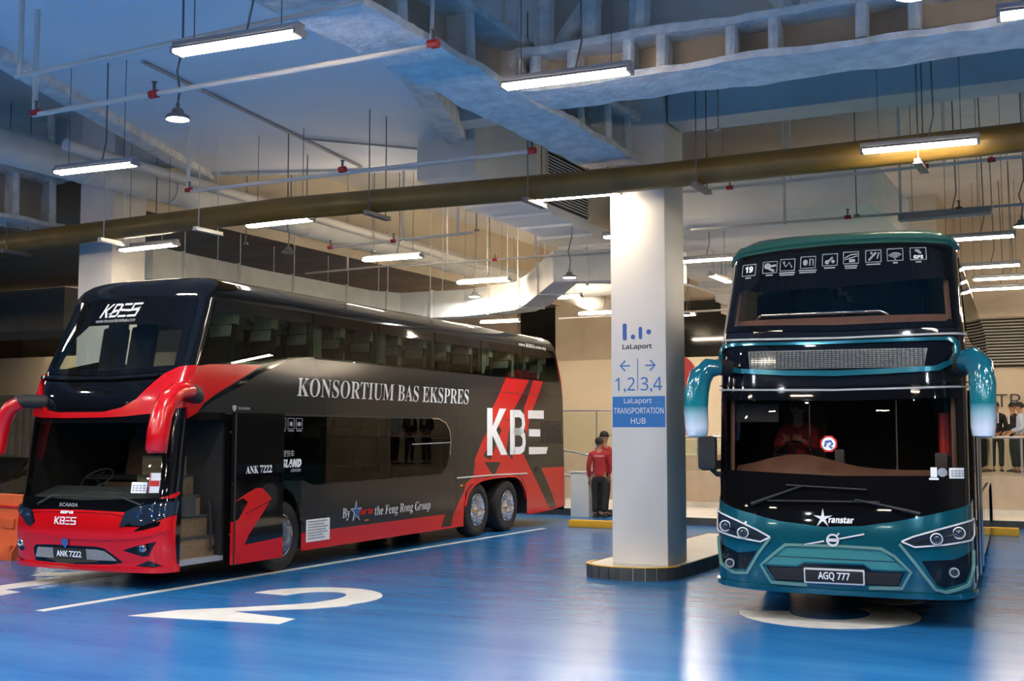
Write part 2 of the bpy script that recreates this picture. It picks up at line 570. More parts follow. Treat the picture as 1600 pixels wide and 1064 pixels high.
# ---------------------------------------------------------------- building
def floor_material():
    m = principled('blue_epoxy_floor', (0.012, 0.15, 0.50), 0.28, 0.0, 0.0, spec=.36)
    nt = m.node_tree; N = nt.nodes; L = nt.links; b = N['Principled BSDF']
    tc = N.new('ShaderNodeTexCoord')
    mp = N.new('ShaderNodeMapping'); mp.inputs['Rotation'].default_value = (0, 0, .25); mp.inputs['Scale'].default_value = (.35, 1.6, 1)
    L.new(tc.outputs['Object'], mp.inputs[0])
    n1 = N.new('ShaderNodeTexNoise'); n1.inputs['Scale'].default_value = 1.1; n1.inputs['Detail'].default_value = 8; n1.inputs['Roughness'].default_value = .65
    L.new(mp.outputs[0], n1.inputs['Vector'])
    r = N.new('ShaderNodeValToRGB'); e = r.color_ramp.elements
    e[0].position = .3; e[0].color = (0.007, 0.125, 0.38, 1); e[1].position = .72; e[1].color = (0.035, 0.21, 0.48, 1)
    L.new(n1.outputs['Fac'], r.inputs[0])
    mp2 = N.new('ShaderNodeMapping'); mp2.inputs['Scale'].default_value = (1, 14, 1); mp2.inputs['Rotation'].default_value = (0, 0, .1)
    L.new(tc.outputs['Object'], mp2.inputs[0])
    n2 = N.new('ShaderNodeTexNoise'); n2.inputs['Scale'].default_value = 1.5; n2.inputs['Detail'].default_value = 6
    L.new(mp2.outputs[0], n2.inputs['Vector'])
    mx = N.new('ShaderNodeMixRGB'); mx.blend_type = 'MULTIPLY'; mx.inputs[0].default_value = .3
    r2 = N.new('ShaderNodeValToRGB'); r2.color_ramp.elements[0].position = .3; r2.color_ramp.elements[0].color = (.8, .83, .9, 1); r2.color_ramp.elements[1].position = .7
    L.new(n2.outputs['Fac'], r2.inputs[0]); L.new(r.outputs[0], mx.inputs[1]); L.new(r2.outputs[0], mx.inputs[2]); L.new(mx.outputs[0], b.inputs['Base Color'])
    mr = N.new('ShaderNodeMapRange'); mr.inputs[1].default_value = .3; mr.inputs[2].default_value = .7; mr.inputs[3].default_value = .20; mr.inputs[4].default_value = .27
    L.new(n2.outputs['Fac'], mr.inputs[0]); L.new(mr.outputs[0], b.inputs['Roughness'])
    n3 = N.new('ShaderNodeTexNoise'); n3.inputs['Scale'].default_value = 2.2; n3.inputs['Detail'].default_value = 3
    L.new(mp2.outputs[0], n3.inputs['Vector'])
    bp = N.new('ShaderNodeBump'); bp.inputs['Strength'].default_value = .05; bp.inputs['Distance'].default_value = .02
    L.new(n3.outputs['Fac'], bp.inputs['Height']); L.new(bp.outputs[0], b.inputs['Normal'])
    return m


FLOORM = floor_material()
CEILM = noisy('ceiling_sprayed_white', (0.68, 0.67, 0.64), (0.76, 0.75, 0.72), 1.2, 0.9)
PANELM = noisy('pale_soffit_board', (0.80, 0.81, 0.82), (0.85, 0.85, 0.85), .8, 0.85)
SPRAY = noisy('fireproof_spray', (0.60, 0.59, 0.57), (0.80, 0.79, 0.77), 5, 0.95, bump=.8, bscale=14)
BRICKW = noisy('tan_render', (0.50, 0.42, 0.32), (0.58, 0.49, 0.38), 1.5, 0.85)
WEBM = noisy('tan_beam_web', (0.40, 0.33, 0.26), (0.50, 0.42, 0.33), 2.0, 0.9)
CREAMW = noisy('cream_wall_paint', (0.72, 0.62, 0.47), (0.76, 0.66, 0.51), .7, 0.75)
TILEW = noisy('beige_stone', (0.52, 0.42, 0.32), (0.60, 0.49, 0.38), 3, 0.4)
COLM = noisy('white_column_paint', (0.74, 0.71, 0.67), (0.79, 0.76, 0.72), .9, 0.45)
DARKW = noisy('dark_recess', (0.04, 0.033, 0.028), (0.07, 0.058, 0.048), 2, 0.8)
BROWNW = noisy('brown_wall', (0.17, 0.125, 0.085), (0.22, 0.165, 0.115), 1.2, 0.85)
GALV = noisy('galvanised_duct', (0.62, 0.63, 0.60), (0.72, 0.72, 0.69), 2.5, 0.55)
GREYB = noisy('grey_beam_paint', (0.55, 0.57, 0.57), (0.62, 0.64, 0.64), 1.5, 0.8)
YPIPE = noisy('ochre_pipe_paint', (0.14, 0.085, 0.018), (0.19, 0.118, 0.026), 2.0, 0.42)
STEEL = principled('grey_steel', (0.35, 0.35, 0.36), 0.45, 0.4)
DSTEEL = principled('dark_steel', (0.16, 0.16, 0.165), 0.5, 0.3)
WPIPE = principled('white_pipe_paint', (0.60, 0.58, 0.55), 0.5)
REDC = principled('red_coupling', (0.45, 0.02, 0.02), 0.4)
PAINTW = noisy('worn_white_paint', (0.66, 0.65, 0.60), (0.78, 0.76, 0.71), 3, 0.4)
YELK = noisy('yellow_kerb_paint', (0.78, 0.40, 0.02), (0.86, 0.48, 0.03), 4, 0.5)
KERBD = noisy('dark_kerb', (0.045, 0.047, 0.05), (0.08, 0.08, 0.08), 4, 0.6)
PAVE = noisy('pale_paving', (0.66, 0.61, 0.53), (0.74, 0.69, 0.60), 3, 0.5)
SIGNB = principled('sign_blue', (0.01, 0.17, 0.50), 0.4)
INKB = principled('ink_blue', (0.02, 0.10, 0.42), 0.45)
INKK = principled('ink_dark', (0.03, 0.03, 0.05), 0.45)
GUARD = glass('green_guard_glass', (0.93, 0.965, 0.94))
GLASSB = principled('dark_window_glass', (0.015, 0.015, 0.013), 0.06)


def struct(name, mb, mat, smooth=35.0, label=None, cat=None):
    o = mb.build(name, mat, None, smooth)
    return tag(o, label, cat, None, 'structure')


struct('floor', MB().add([(-48, -22, 0), (22, -22, 0), (22, 46, 0), (-48, 46, 0)], [(0, 1, 2, 3)]), FLOORM, label='glossy blue epoxy floor of the coach bays', cat='floor')
struct('ceiling', MB().span((-48, -22, 7.7), (22, 46, 7.9)), CEILM, label='high cream concrete ceiling above the ducts', cat='ceiling')
struct('wall_back', MB().span((-48, 36, 0), (22, 36.3, 8)), BRICKW, label='tan wall across the rear of the deck', cat='wall')
struct('wall_front', MB().span((-48, -20.3, 0), (14, -20, 8)), BROWNW, label='brown wall behind the camera', cat='wall')
struct('wall_left', MB().span((-42, -20, 0), (-41.7, 36, 8)), BROWNW, label='brown wall far to the left', cat='wall')
struct('wall_right', MB().span((14, -20, 0), (14.3, 36, 8)), BRICKW, label='cream wall closing the right of the deck', cat='wall')
struct('wall_back_cream', MB().span((-30, 34.4, .9), (14, 34.6, 4.22)), CREAMW, label='cream wall behind the raised walkway', cat='wall')
# dark glazed openings and pilasters above the cream wall
m = MB()
for x0, x1 in ((-17.3, -15.9), (-13.9, -9.0), (-22, -20)): m.span((x0, 35.0, 4.22), (x1, 35.9, 6.0))
struct('window_1', m, GLASSB, label='dark glazing above the cream wall', cat='window')
m = MB()
for x0, x1 in ((-15.9, -13.9), (-20, -17.3), (-9.0, -8.2)): m.span((x0, 34.7, 4.22), (x1, 35.9, 7.7))
struct('trim_1', m, BRICKW, label='tan piers between the high windows', cat='pier')
m = MB(); m.span((-9, 30, 5.05), (-3.6, 34.8, 7.7)); m.span((-3.6, 33.8, 5.0), (14, 34.6, 7.7))
struct('wall_upper_right', m, CREAMW, label='cream bulkhead above the louvres', cat='wall')

# raised walkway, parapet and gallery
fe = [(-18, 26.05), (-10.2, 26.0), (-8.7, 24.35), (-7.2, 24.33), (-6.4, 26.3), (14, 26.4)]
m = MB(); m.prism([(-18, 36), (14, 36)] + fe[::-1], 0, .15, 0)
for a, b in zip(fe, fe[1:]): m.prism(band([a, b], .12), 0, .153, 1); m.prism(band([(a[0], a[1] + .22), (b[0], b[1] + .22)], .3), .15, .156, 2)
struct('platform_floor', m, [PAVE, KERBD, PAINTW], label='low pale paved walkway with a dark kerb edge behind the coaches', cat='walkway')
m = MB(); m.span((-9.6, 28.1, .15), (14, 28.3, 1.0), 0); m.span((-9.6, 28.04, .15), (14, 28.1, .27), 1); m.span((-9.6, 28.2, .8), (14, 34.4, .95), 0)
struct('parapet_wall', m, [TILEW, PAINTW], label='beige stone parapet below the glass balustrade', cat='parapet')
m = MB(); m.span((-24, 30.0, .15), (-9.6, 30.2, 1.35), 0); m.span((-24, 30.2, 1.2), (-9.6, 34.4, 1.35), 0)
struct('ramp_wall', m, [TILEW], label='beige low wall of the ramp beside the podium', cat='parapet')


def balustrade(name, p0, p1, z0, z1, n, label, ramp=0.0):
    e = empty(name, (p0[0], p0[1], 0))
    tag(e, label, 'balustrade')
    dx, dy = p1[0] - p0[0], p1[1] - p0[1]; L_ = math.hypot(dx, dy); a = math.atan2(dy, dx)
    for i in range(n):
        x0, x1 = L_ * i / n + .03, L_ * (i + 1) / n - .03
        dz0, dz1 = ramp * i / n, ramp * (i + 1) / n
        g = MB(); g.add([(x0, -.006, z0 + dz0), (x1, -.006, z0 + dz1), (x1, -.006, z1 + dz1 - .06), (x0, -.006, z1 + dz0 - .06), (x0, .006, z0 + dz0), (x1, .006, z0 + dz1), (x1, .006, z1 + dz1 - .06), (x0, .006, z1 + dz0 - .06)],
                        [(0, 1, 2, 3), (7, 6, 5, 4), (0, 4, 5, 1), (3, 2, 6, 7), (0, 3, 7, 4), (1, 5, 6, 2)])
        g.build('glass_panel', GUARD, e)
    for i in range(n + 1):
        x = L_ * i / n; dz = ramp * i / n
        q = MB(); q.box((x, 0, (z0 + z1) / 2 + dz), (.045, .03, z1 - z0)); q.build('post', STEEL, e)
    q = MB(); q.tube([(0, 0, z1), (L_, 0, z1 + ramp)], .028, 10); q.build('handrail', STEEL, e)
    e.rotation_euler = (0, 0, a)
    return e


balustrade('glass_balustrade', (-9.6, 28.18), (10, 28.18), 1.0, 1.84, 10, 'glass balustrade with steel handrail on the stone parapet behind the teal coach')
balustrade('glass_balustrade', (-24, 30.1), (-9.7, 30.1), 1.35, 2.55, 10, 'taller glass screen behind the ramp rails at the back of the red coach')
m = MB()
for z, dz in ((1.55, -.55), (.95, -.55)): m.tube([(-14, 26.6, z + .35), (-11.3, 26.6, z - .15), (-9.4, 26.6, z - .15)], .03, 8)
for x in (-13.5, -12.0, -11.05, -10.2): m.tube([(x, 26.6, .15), (x, 26.6, 1.45 + max(0, (-11.3 - x)) * .18)], .03, 8)
tag(m.build('ramp_handrail', STEEL), 'grey steel double handrail sloping down beside the white podium', 'handrail')
m = MB(); m.tube([(-12.6, 26.9, .15), (-12.6, 26.9, 1.2), (-12.1, 26.9, 1.22), (-12.1, 26.9, .15)], .03, 8)
tag(m.build('steel_hoop_barrier', STEEL), 'short grey steel hoop standing left of the white podium', 'barrier')
m = MB(); m.box((-11.08, 25.7, .51), (.46, .40, 1.02), bev=.01); m.box((-11.08, 25.7, 1.03), (.50, .44, .03))
tag(m.build('podium', COLM), 'plain white podium beside the two staff in red', 'podium')

# cream side of the far right with louvres and sign wall
m = MB()
for i in range(16):
    z = 3.78 + i * .082
    m.box((2.0, 34.2, z), (11.0, .07, .012), rx=.5)
o = m.build('louvre_screen', GALV); tag(o, 'long screen of thin horizontal pale louvres above the gallery sign', 'louvre')
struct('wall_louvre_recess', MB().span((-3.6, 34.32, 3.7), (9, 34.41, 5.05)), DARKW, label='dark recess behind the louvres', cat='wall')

# main column with its island and the second column
def column(x, y, label):
    c = MB(); c.box((x + .4, y + .4, 3.9325), (.8, .8, 7.535), bev=.02)
    if abs(x + 6.14) > .1: c.box((x + .4, y + .4, .1), (.8, .8, .2))
    o = c.build('concrete_column', COLM, smooth=30); tag(o, label, 'column', None, 'structure')
    return o


column(-6.14, 15.24, 'white square column carrying the blue bay sign')
column(-16.3, 15.24, 'white square column behind the roof of the red coach')
column(4.2, 15.24, 'white square column right of the teal coach')
column(-26.5, 15.24, 'white square column far to the left')
isl = [(-5.22, 20.6), (-6.48, 20.6), (-6.5, 15.5)] + [(-5.86 + .64 * math.cos(t), 15.3 + .46 * math.sin(t)) for t in [PI + i * PI / 12 for i in range(13)]] + [(-5.22, 15.5)]
e = empty('traffic_island', (0, 0, 0)); tag(e, 'long narrow cream island with a dark tiled kerb under the signed column', 'island')
MB().prism(isl, 0.0, .165, 0).build('island_top', PAVE, e)
m = MB(); n = len(isl)
pts = isl
for i in range(n):
    a, b = Vector((*pts[i], 0)), Vector((*pts[(i + 1) % n], 0)); L_ = (b - a).length; k = max(1, int(L_ / .1)) if L_ < 1 else max(1, int(L_ / .14))
    ang = math.atan2(b.y - a.y, b.x - a.x)
    for j in range(k):
        c = a + (b - a) * ((j + .5) / k)
        m.box((c.x, c.y, .085), (L_ / k * .93, .04, .17), 0, rz=ang)
m.build('kerb_tiles', [KERBD], e)
m = MB(); m.prism(band(isl[2:-1], .05), .166, .176); m.build('yellow_edge_line', YELK, e)

# ---------------------------------------------------------------- floor paint
def paint(name, polys, label, group=None):
    m = MB()
    for p in polys: m.prism(p, .001, .004)
    o = m.build(name, PAINTW, smooth=0); tag(o, label, 'road marking', group); return o


def rib(pts, w): return band(pts, w)


paint('bay_line', [band([(-10.54, 9.45), (-10.40, 22.1)], .13)], 'thin white bay line between the red coach and the numeral two')
paint('bay_line', [band([(-16.0, 9.45), (-15.9, 22.1)], .13)], 'thin white bay line left of the red coach')
arc = lambda cx, cy, rx, ry, a, b, n=14: [(cx + rx * math.cos(math.radians(a + (b - a) * i / n)), cy + ry * math.sin(math.radians(a + (b - a) * i / n))) for i in range(n + 1)]
out = arc(-8.56, 11.70, .84, .86, 180, -20) + [(-7.75, 11.25), (-7.98, 10.9), (-8.64, 10.36), (-7.70, 10.25), (-7.64, 9.90), (-9.42, 9.62), (-9.22, 10.18), (-8.83, 10.56), (-8.40, 11.05), (-8.24, 11.3)]
inn = arc(-8.54, 11.68, .36, .50, -15, 180)
paint('bay_number', [out + inn[::1] + [(-8.9, 11.66), (-9.38, 11.68)]], 'large white numeral 2 painted on the blue floor')
paint('bay_number', [[(-13.05, 10.1), (-11.95, 10.1), (-12.0, 10.45), (-12.35, 10.5), (-12.2, 12.7), (-12.6, 12.7), (-13.3, 12.0), (-13.25, 11.7), (-12.75, 11.85), (-12.72, 10.5), (-13.05, 10.45)]], 'large white numeral 1 painted under the nose of the red coach')
o3 = arc(-2.79, 13.12, .95, 1.0, 190, 360 + 60); i3 = arc(-2.79, 13.20, .42, .52, 60, -170)
t3o = arc(-2.75, 14.75, .80, .8, -55, 170); t3i = arc(-2.75, 14.7, .36, .4, 165, -70)
paint('bay_number', [o3 + i3, t3o + t3i], 'large white numeral 3 painted under the nose of the teal coach')
for x, y, L_, lb in ((-8.9, 22.75, 2.4, 'yellow wheel stop kerb on the floor by the white podium'), (-2.62, 24.5, 2.0, 'yellow wheel stop kerb at the back right of the teal coach'), (-12.2, 23.2, .8, 'short yellow wheel stop behind the rear wheels of the red coach')):
    m = MB(); m.box((x, y, .075), (L_, .2, .15), bev=.02); tag(m.build('wheel_stop', YELK), lb, 'wheel stop', 'yellow wheel stops')

# ---------------------------------------------------------------- steelwork and soffits
def girder(name, a, b, z, w, h, ribs, label, side=-1, flange=.07):
    """Sprayed I-girder: wide flanges, thin web and stiffener ribs."""
    ax = Vector((*a, 0)); d = Vector((*b, 0)) - ax; L_ = d.length; ang = math.atan2(d.y, d.x)
    e = empty(name, (a[0], a[1], z), ang); tag(e, label, 'beam', None, 'structure')
    q = MB(); q.rough((L_ / 2, 0, flange / 2 - .02), (L_, w, flange), .035); q.build('bottom_flange', SPRAY, e, smooth=70)
    q = MB(); q.rough((L_ / 2, 0, h), (L_, w * .9, flange * 1.2), .03); q.build('top_flange', SPRAY, e, smooth=70)
    q = MB(); q.box((L_ / 2, 0, h / 2 + .04), (L_, .06, h - .1)); q.build('web', WEBM, e)
    for t in ribs:
        q = MB(); q.tube([(t, -w * .36, flange), (t, -w * .33, h)], .065, 8); q.box((t, -w * .18, h / 2 + .05), (.05, w * .36, h - .14)); q.build('stiffener', SPRAY, e)
    return e


gb = girder('ceiling_girder', (-5.6, 11.62), (8, 11.62), 5.6, .84, .44, [.18, .62, 1.25, 1.62, 2.35, 2.78, 3.62, 4.1, 5.2, 6.3, 7.4, 9], 'sprayed steel girder crossing the top right with ribbed web')
q = MB()
for x0, x1 in ((.2, .2), (.75, .75), (1.3, 1.35), (3.1, 3.15), (4.4, 4.4), (6.0, 6.0), (7.8, 7.8)): q.tube([(x0, -.1, .45), (x1, -.1, 2.1)], .12, 8)
for x0, x1 in ((.3, 1.6), (2.9, 1.7), (3.3, 4.6), (5.8, 4.7)): q.tube([(x0, 0, .5), (x1, 0, 2.1)], .11, 8)
q.build('truss_posts', SPRAY, gb)
q = MB(); q.box((1.3, .28, 1.25), (2.6, .06, 1.6)); q.box((5.6, .28, 1.25), (4.6, .06, 1.6)); q.build('infill_board', GREYB, gb)
ga = girder('ceiling_truss', (-5.95, 2.0), (-5.95, 15.0), 5.6, .80, .62, [.6, 2.2, 3.8, 5.4, 7.0, 8.3, 9.5, 10.3, 11.1, 12.0, 12.7], 'sprayed steel truss running back to the signed column')
q = MB()
for y in (1, 4.2, 7.3, 9.4, 11.3, 12.8): q.tube([(y, -.18, .6), (y, -.18, 2.1)], .10, 8)
for a_, b_ in ((1, 4.2), (7.3, 4.2), (7.3, 9.2), (12.8, 9.6)): q.tube([(a_, 0, .68), (b_, 0, 2.05)], .12, 8)
q.build('truss_posts', SPRAY, ga)
gl = girder('ceiling_truss', (-17.0, 6.0), (-17.0, 15.2), 5.6, .80, .85, [2, 4, 5.6, 7.2, 8.2, 9.0], 'sprayed steel truss ending at the far left column')
q = MB()
for y in (2, 5.6, 9.0): q.tube([(y, -.18, .8), (y, -.18, 2.1)], .08, 8)
for a_, b_ in ((2, 5.6), (9, 5.6)): q.tube([(a_, 0, .85), (b_, 0, 2.05)], .09, 8)
q.box((4.5, .0, 1.5), (9.0, .5, .12)); q.build('truss_posts', SPRAY, gl)
struct('ceiling_beam', MB().span((-5.3, 15.3, 6.2), (14, 15.92, 7.7)), GREYB, label='deep grey concrete beam running right from the signed column', cat='beam')
struct('ceiling_beam', MB().span((-41.7, 15.45, 6.65), (-6.15, 15.9, 7.7)), GREYB, label='deep grey concrete beam running left between the columns', cat='beam')
# rotated pale soffit slab
R_ = math.radians(20.2)
e = empty('dropped_soffit', (-14.42, 16.34, 6.6), R_); tag(e, 'large pale dropped soffit slab at the top left over the red coach', 'soffit')
m = MB(); m.box((2.45, -5.0, .3), (4.9, 10.0, .6), bev=.03); m.build('soffit_board', PANELM, e)
m = MB()
m.box((0, -5.0, .05), (.32, 10.1, .34), rz=.0, bev=.05); m.box((4.93, -5.0, .05), (.35, 10.1, .34), bev=.05); m.box((2.45, .02, .1), (5.0, .2, .3), bev=.04)
m.build('sprayed_edge', SPRAY, e)
m = MB(); m.tube([(1.65, -6.4, -.03), (2.95, -.3, -.03)], .022, 6); m.tube([(2.5, -2.4, -.03), (4.8, -1.2, -.03)], .018, 6); m.build('board_joint', STEEL, e)
m = MB(); m.span((-9.2, 2.0, 6.95), (-6.5, 9.2, 7.7)); struct('ceiling_beam', m, SPRAY, label='rough sprayed slab edge left of the truss', cat='beam')
# stepped soffit with louvred side
e = empty('stair_soffit', (0, 0, 0)); tag(e, 'stepped pale soffit of a stair left of the signed column', 'soffit')
m = MB()
for i in range(9):
    y0 = 18.3 + i * .95; z = 5.92 - i * .05
    m.span((-10.15 + (i % 3) * .08, y0, z), (-8.9, y0 + .96, z + .28))
m.span((-10.0, 18.35, 6.1), (-8.95, 26.8, 7.7))
m.build('stepped_underside', PANELM, e)
m = MB(); m.span((-8.93, 19.0, 6.05), (-8.88, 20.9, 7.0), 0)
for i in range(16): m.box((-8.86, 19.95, 6.1 + i * .055), (.03, 1.9, .02), 1, ry=.4)
m.span((-8.9, 18.35, 6.0), (-8.84, 19.0, 7.7), 2); m.span((-8.9, 20.9, 6.0), (-8.84, 26.8, 7.7), 2); m.span((-8.9, 19.0, 7.0), (-8.84, 20.9, 7.7), 2)
m.build('louvred_side', [DARKW, GALV, CREAMW], e)
m = MB(); m.span((-9.75, 16.0, 5.95), (-8.7, 18.2, 7.7)); struct('ceiling_bulkhead', m, GREYB, label='grey bulkhead box left of the signed column', cat='bulkhead')
m = MB(); m.span((-7.4, 20.0, 5.75), (-3.45, 24.4, 6.55)); struct('ceiling_bulkhead', m, CEILM, label='cream bulkhead box above the roof of the teal coach', cat='bulkhead')
m = MB()
for i in range(7):
    y0 = 21.8 + i * 1.35; m.span((-8.7, y0, 6.05 - i * .17), (-7.3 + .0, y0 + 1.36, 6.4 - i * .17))
struct('ceiling_corrugated', m, CEILM, label='cream stepped soffit between column and teal coach', cat='soffit')
m = MB(); m.span((-41, 16.2, 6.02), (-15.75, 36, 7.7)); m.span((-15.75, 16.2, 6.02), (-15.72, 36, 7.7), 1); struct('ceiling_low', m, [BROWNW, CREAMW], label='low brown ceiling beyond the red coach', cat='ceiling')

# left background
struct('wall_left_band', MB().span((-41, 30, 3.2), (-24, 30.4, 4.62)), CREAMW, label='cream band wall at the far left', cat='wall')
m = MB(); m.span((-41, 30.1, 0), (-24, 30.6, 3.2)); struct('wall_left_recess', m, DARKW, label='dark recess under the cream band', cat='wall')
m = MB()
for i in range(34): m.box((-34.0 + i * .3, 24.2, 1.45), (.16, .1, 2.9), bev=.03)
m.span((-34.2, 24.24, 0), (-23.8, 24.5, 2.95)); m.box((-29, 24.2, 2.95), (10.4, .16, .14)); m.box((-29, 24.2, .08), (10.4, .16, .16))
tag(m.build('freight_container', noisy('faded_tan_container', (.36, .30, .22), (.42, .36, .27), 3, .6)), 'ribbed tan freight container behind the dark car', 'container')
m = MB(); m.span((-36, 22, 4.6), (-24, 24, 5.7)); m.span((-31, 22, 4.9), (-27.5, 21.5, 5.9)); tag(m.build('square_duct', noisy('brown_duct', (.22, .19, .15), (.27, .23, .18), 2, .6)), 'large dull square duct in the dark far left ceiling', 'duct')
# ---------------------------------------------------------------- lamps
TUBEM = emitter('warm_tube_light', (1.0, 0.82, 0.60), TUBE_POWER)
SPOTM = emitter('cool_lamp_light', (0.94, 0.97, 1.0), SPOT_POWER)


def make_batten(wings=True):
    root = empty('batten_lamp')
    m = MB(); m.box((0, 0, .075), (1.30, .10 if wings else .05, .05), bev=.008)
    if wings: m.add([(-.64, -.05, .055), (.64, -.05, .055), (.64, .05, .055), (-.64, .05, .055), (-.64, -.085, .02), (.64, -.085, .02), (.64, .085, .02), (-.64, .085, .02)], [(0, 1, 5, 4), (2, 3, 7, 6), (1, 2, 6, 5), (3, 0, 4, 7)])
    m.box((-.63, 0, .02), (.03, .16, .06)); m.box((.63, 0, .02), (.03, .16, .06))
    m.build('housing', STEEL, root)
    m = MB(); m.tube([(-.61, -.035, .005), (.61, -.035, .005)], .02, 10); m.tube([(-.61, .035, .005), (.61, .035, .005)], .02, 10)
    m.build('tube', TUBEM, root)
    return root


PROTO = {True: None, False: None}


def batten(x, y, z, ang, label, rod=True, lit=True, group='batten lamps under the ceiling'):
    w = y < 15.0 or x > -9
    if PROTO[w] is None: PROTO[w] = o = make_batten(w)
    else:
        o = PROTO[w].copy(); COL.objects.link(o)
        for c in [q for q in bpy.data.objects if q.parent == PROTO[w] and not q.name.startswith('hanger')]:
            d = c.copy(); COL.objects.link(d); d.parent = o
    o.location = (x, y, z); o.rotation_euler = (0, 0, math.radians(ang))
    tag(o, label, 'ceiling lamp', group)
    if not lit:
        for c in [q for q in bpy.data.objects if q.parent == o and q.name.startswith('tube')]:
            me = c.data.copy(); me.materials.clear(); me.materials.append(principled('unlit_tube', (.35, .38, .42), .3)); c.data = me
    if rod:
        m = MB()
        m.tube([(-.45, 0, .1), (-.45, 0, 7.7 - z)], .005, 5); m.tube([(.45, 0, .1), (.45, 0, 7.7 - z)], .005, 5)
        m.tube([(.1, 0, .1), (.16, 0, .35), (.12, .03, 7.7 - z)], .010, 5)
        m.build('hanger_rods', DSTEEL, o)
    return o


LAMPS = [
    (-6.50, 7.73, 5.22, 3, 'largest lit batten lamp, just above the round lamp at the top left'),
    (-4.43, 9.91, 5.22, 3, 'lit batten lamp under the ribbed girder'),
    (-1.85, 14.03, 5.2, 3, 'lit batten lamp hanging in front of the ochre pipe at the right'),
    (-0.05, 9.91, 5.2, 3, 'lit batten lamp cut by the top right corner'),
    (-11.30, 10.8, 5.25, 3, 'lit batten lamp over the windscreen of the red coach, left of the soffit'),
    (-11.34, 14.56, 5.16, -3, 'lit batten lamp just below the bend of the ochre pipe'),
    (-14.16, 14.72, 5.0, -3, 'lit batten lamp beside the far left column under the ochre pipe'),
    (-6.50, 14.9, 5.2, 3, 'lit batten lamp half hidden behind the pipe beside the signed column'),
    (-11.95, 18.74, 5.2, 1, 'lit batten lamp over the middle of the red coach roof'),
    (-11.96, 22.39, 5.18, -1, 'lit batten lamp over the rear of the red coach roof'),
    (-11.9, 26.1, 5.2, 0, 'small lit batten lamp beyond the bent duct'),
    (-12.4, 30.0, 5.2, 0, 'smallest lit batten lamp just left of the signed column'),
    (-6.85, 21.61, 5.2, 0, 'lit batten lamp between the signed column and the teal coach'),
    (-7.32, 24.37, 5.2, 90, 'lit batten lamp turned lengthwise beside the teal coach'),
    (-1.95, 21.2, 5.2, 0, 'lit batten lamp just right of the teal coach roof'),
    (-2.1, 24.96, 5.2, 0, 'second lit batten lamp right of the teal coach'),
    (-1.9, 27.0, 5.2, 0, 'third lit batten lamp right of the teal coach'),
    (-2.24, 28.94, 5.2, 0, 'lowest lit batten lamp right of the teal coach'),
    (-26.96, 24.24, 5.2, -3, 'upper of two lit batten lamps in the dark far left'),
    (-31.59, 28.4, 5.2, -3, 'lower of two lit batten lamps in the dark far left'),
    (-16.35, 10.85, 5.2, 3, 'lit batten lamp cut by the left edge'),
    (-18.9, 14.85, 4.92, 0, 'lit batten lamp under the ochre pipe at the left edge'),
    (-6.85, 18.3, 5.2, 0, 'lit batten lamp hidden just behind the signed column'),
]
for x, y, z, a, lb in LAMPS: batten(x, y, z, a, lb)
batten(-2.04, 17.96, 5.05, -2, 'unlit grey batten lamp over the teal coach', lit=False)
# unseen battens added beyond the seen rows to light deck and gallery
k = 0
for x, y in ((-11.3, 4.0), (-6.3, 3.2), (-1.6, 4.4), (3.2, 9.5), (3.2, 14.3), (3.0, 20), (-11.3, -2), (-5.0, -3), (1.5, -1.5), (7, 5), (7.5, 17), (-17, 3), (-16, 31), (-10.8, 31.5), (-5.5, 31.5), (0.5, 31.5), (6, 31), (-6.5, 26.5), (3, 25), (-20.5, 12), (-1.5, -9), (-9, -9), (-17, -9), (-23, 8)):
    batten(x, y, 5.2, 3, 'added batten lamp, hidden or outside the frame, to light the deck')


def highbay(x, y, z, label, lit=True, top=7.7):
    e = empty('round_lamp', (x, y, z)); tag(e, label, 'ceiling lamp', 'round high bay lamps')
    m = MB(); m.lathe([(.0, .10), (.05, .10), (.07, .05), (.115, .03), (.13, .0), (.125, -.015), (.11, -.012)], n=28); m.cyl((0, 0, .1), (0, 0, .16), .02, 8)
    m.build('housing', DSTEEL, e)
    m = MB(); m.lathe([(0, -.006), (.108, -.006), (.108, -.012), (0, -.014)], n=28)
    m.build('diffuser', SPOTM if lit else principled('unlit_diffuser', (.6, .6, .6), .3), e)
    m = MB(); m.tube([(0, 0, .16), (.02, 0, .30), (-.03, .01, .5), (.05, 0, .75), (.03, 0, top - z)], .012, 6); m.build('cable', DSTEEL, e)


for x, y, z, lb, lit in ((-8.55, 9.26, 5.2, 'bright round lamp hanging below the soffit at the top left', True), (-1.22, 9.1, 5.22, 'bright round lamp cut by the top edge over the ribbed girder', True),
                         (-8.98, 20.24, 4.855, 'bright round lamp in front of the bent duct', True), (-12.68, 23.31, 5.0, 'bright round lamp over the rear of the red coach', True),
                         (-1.15, 20.19, 5.2, 'bright round lamp at the right edge', True), (-9.76, 29.5, 5.0, 'bright round lamp just right of the signed column', True),
                         (-13.23, 17.25, 5.2, 'unlit round lamp over the red coach', False)): highbay(x, y, z, lb, lit)

for i, (x, y) in enumerate(((-14, 5), (-8.5, 2), (-3.5, 6.5), (2.5, 2), (-11, -4), (-5, -6), (2, -5), (7, 9), (-19, 8), (-16, -3), (6, -2), (-12, 1), (-6, -1), (-9, 6), (-16, 8), (0, 5))):  # unseen round lamps added so cool light bounces off the floor to the soffit
    highbay(x, y, 5.2, 'added round lamp outside the frame, for cool light on the deck')

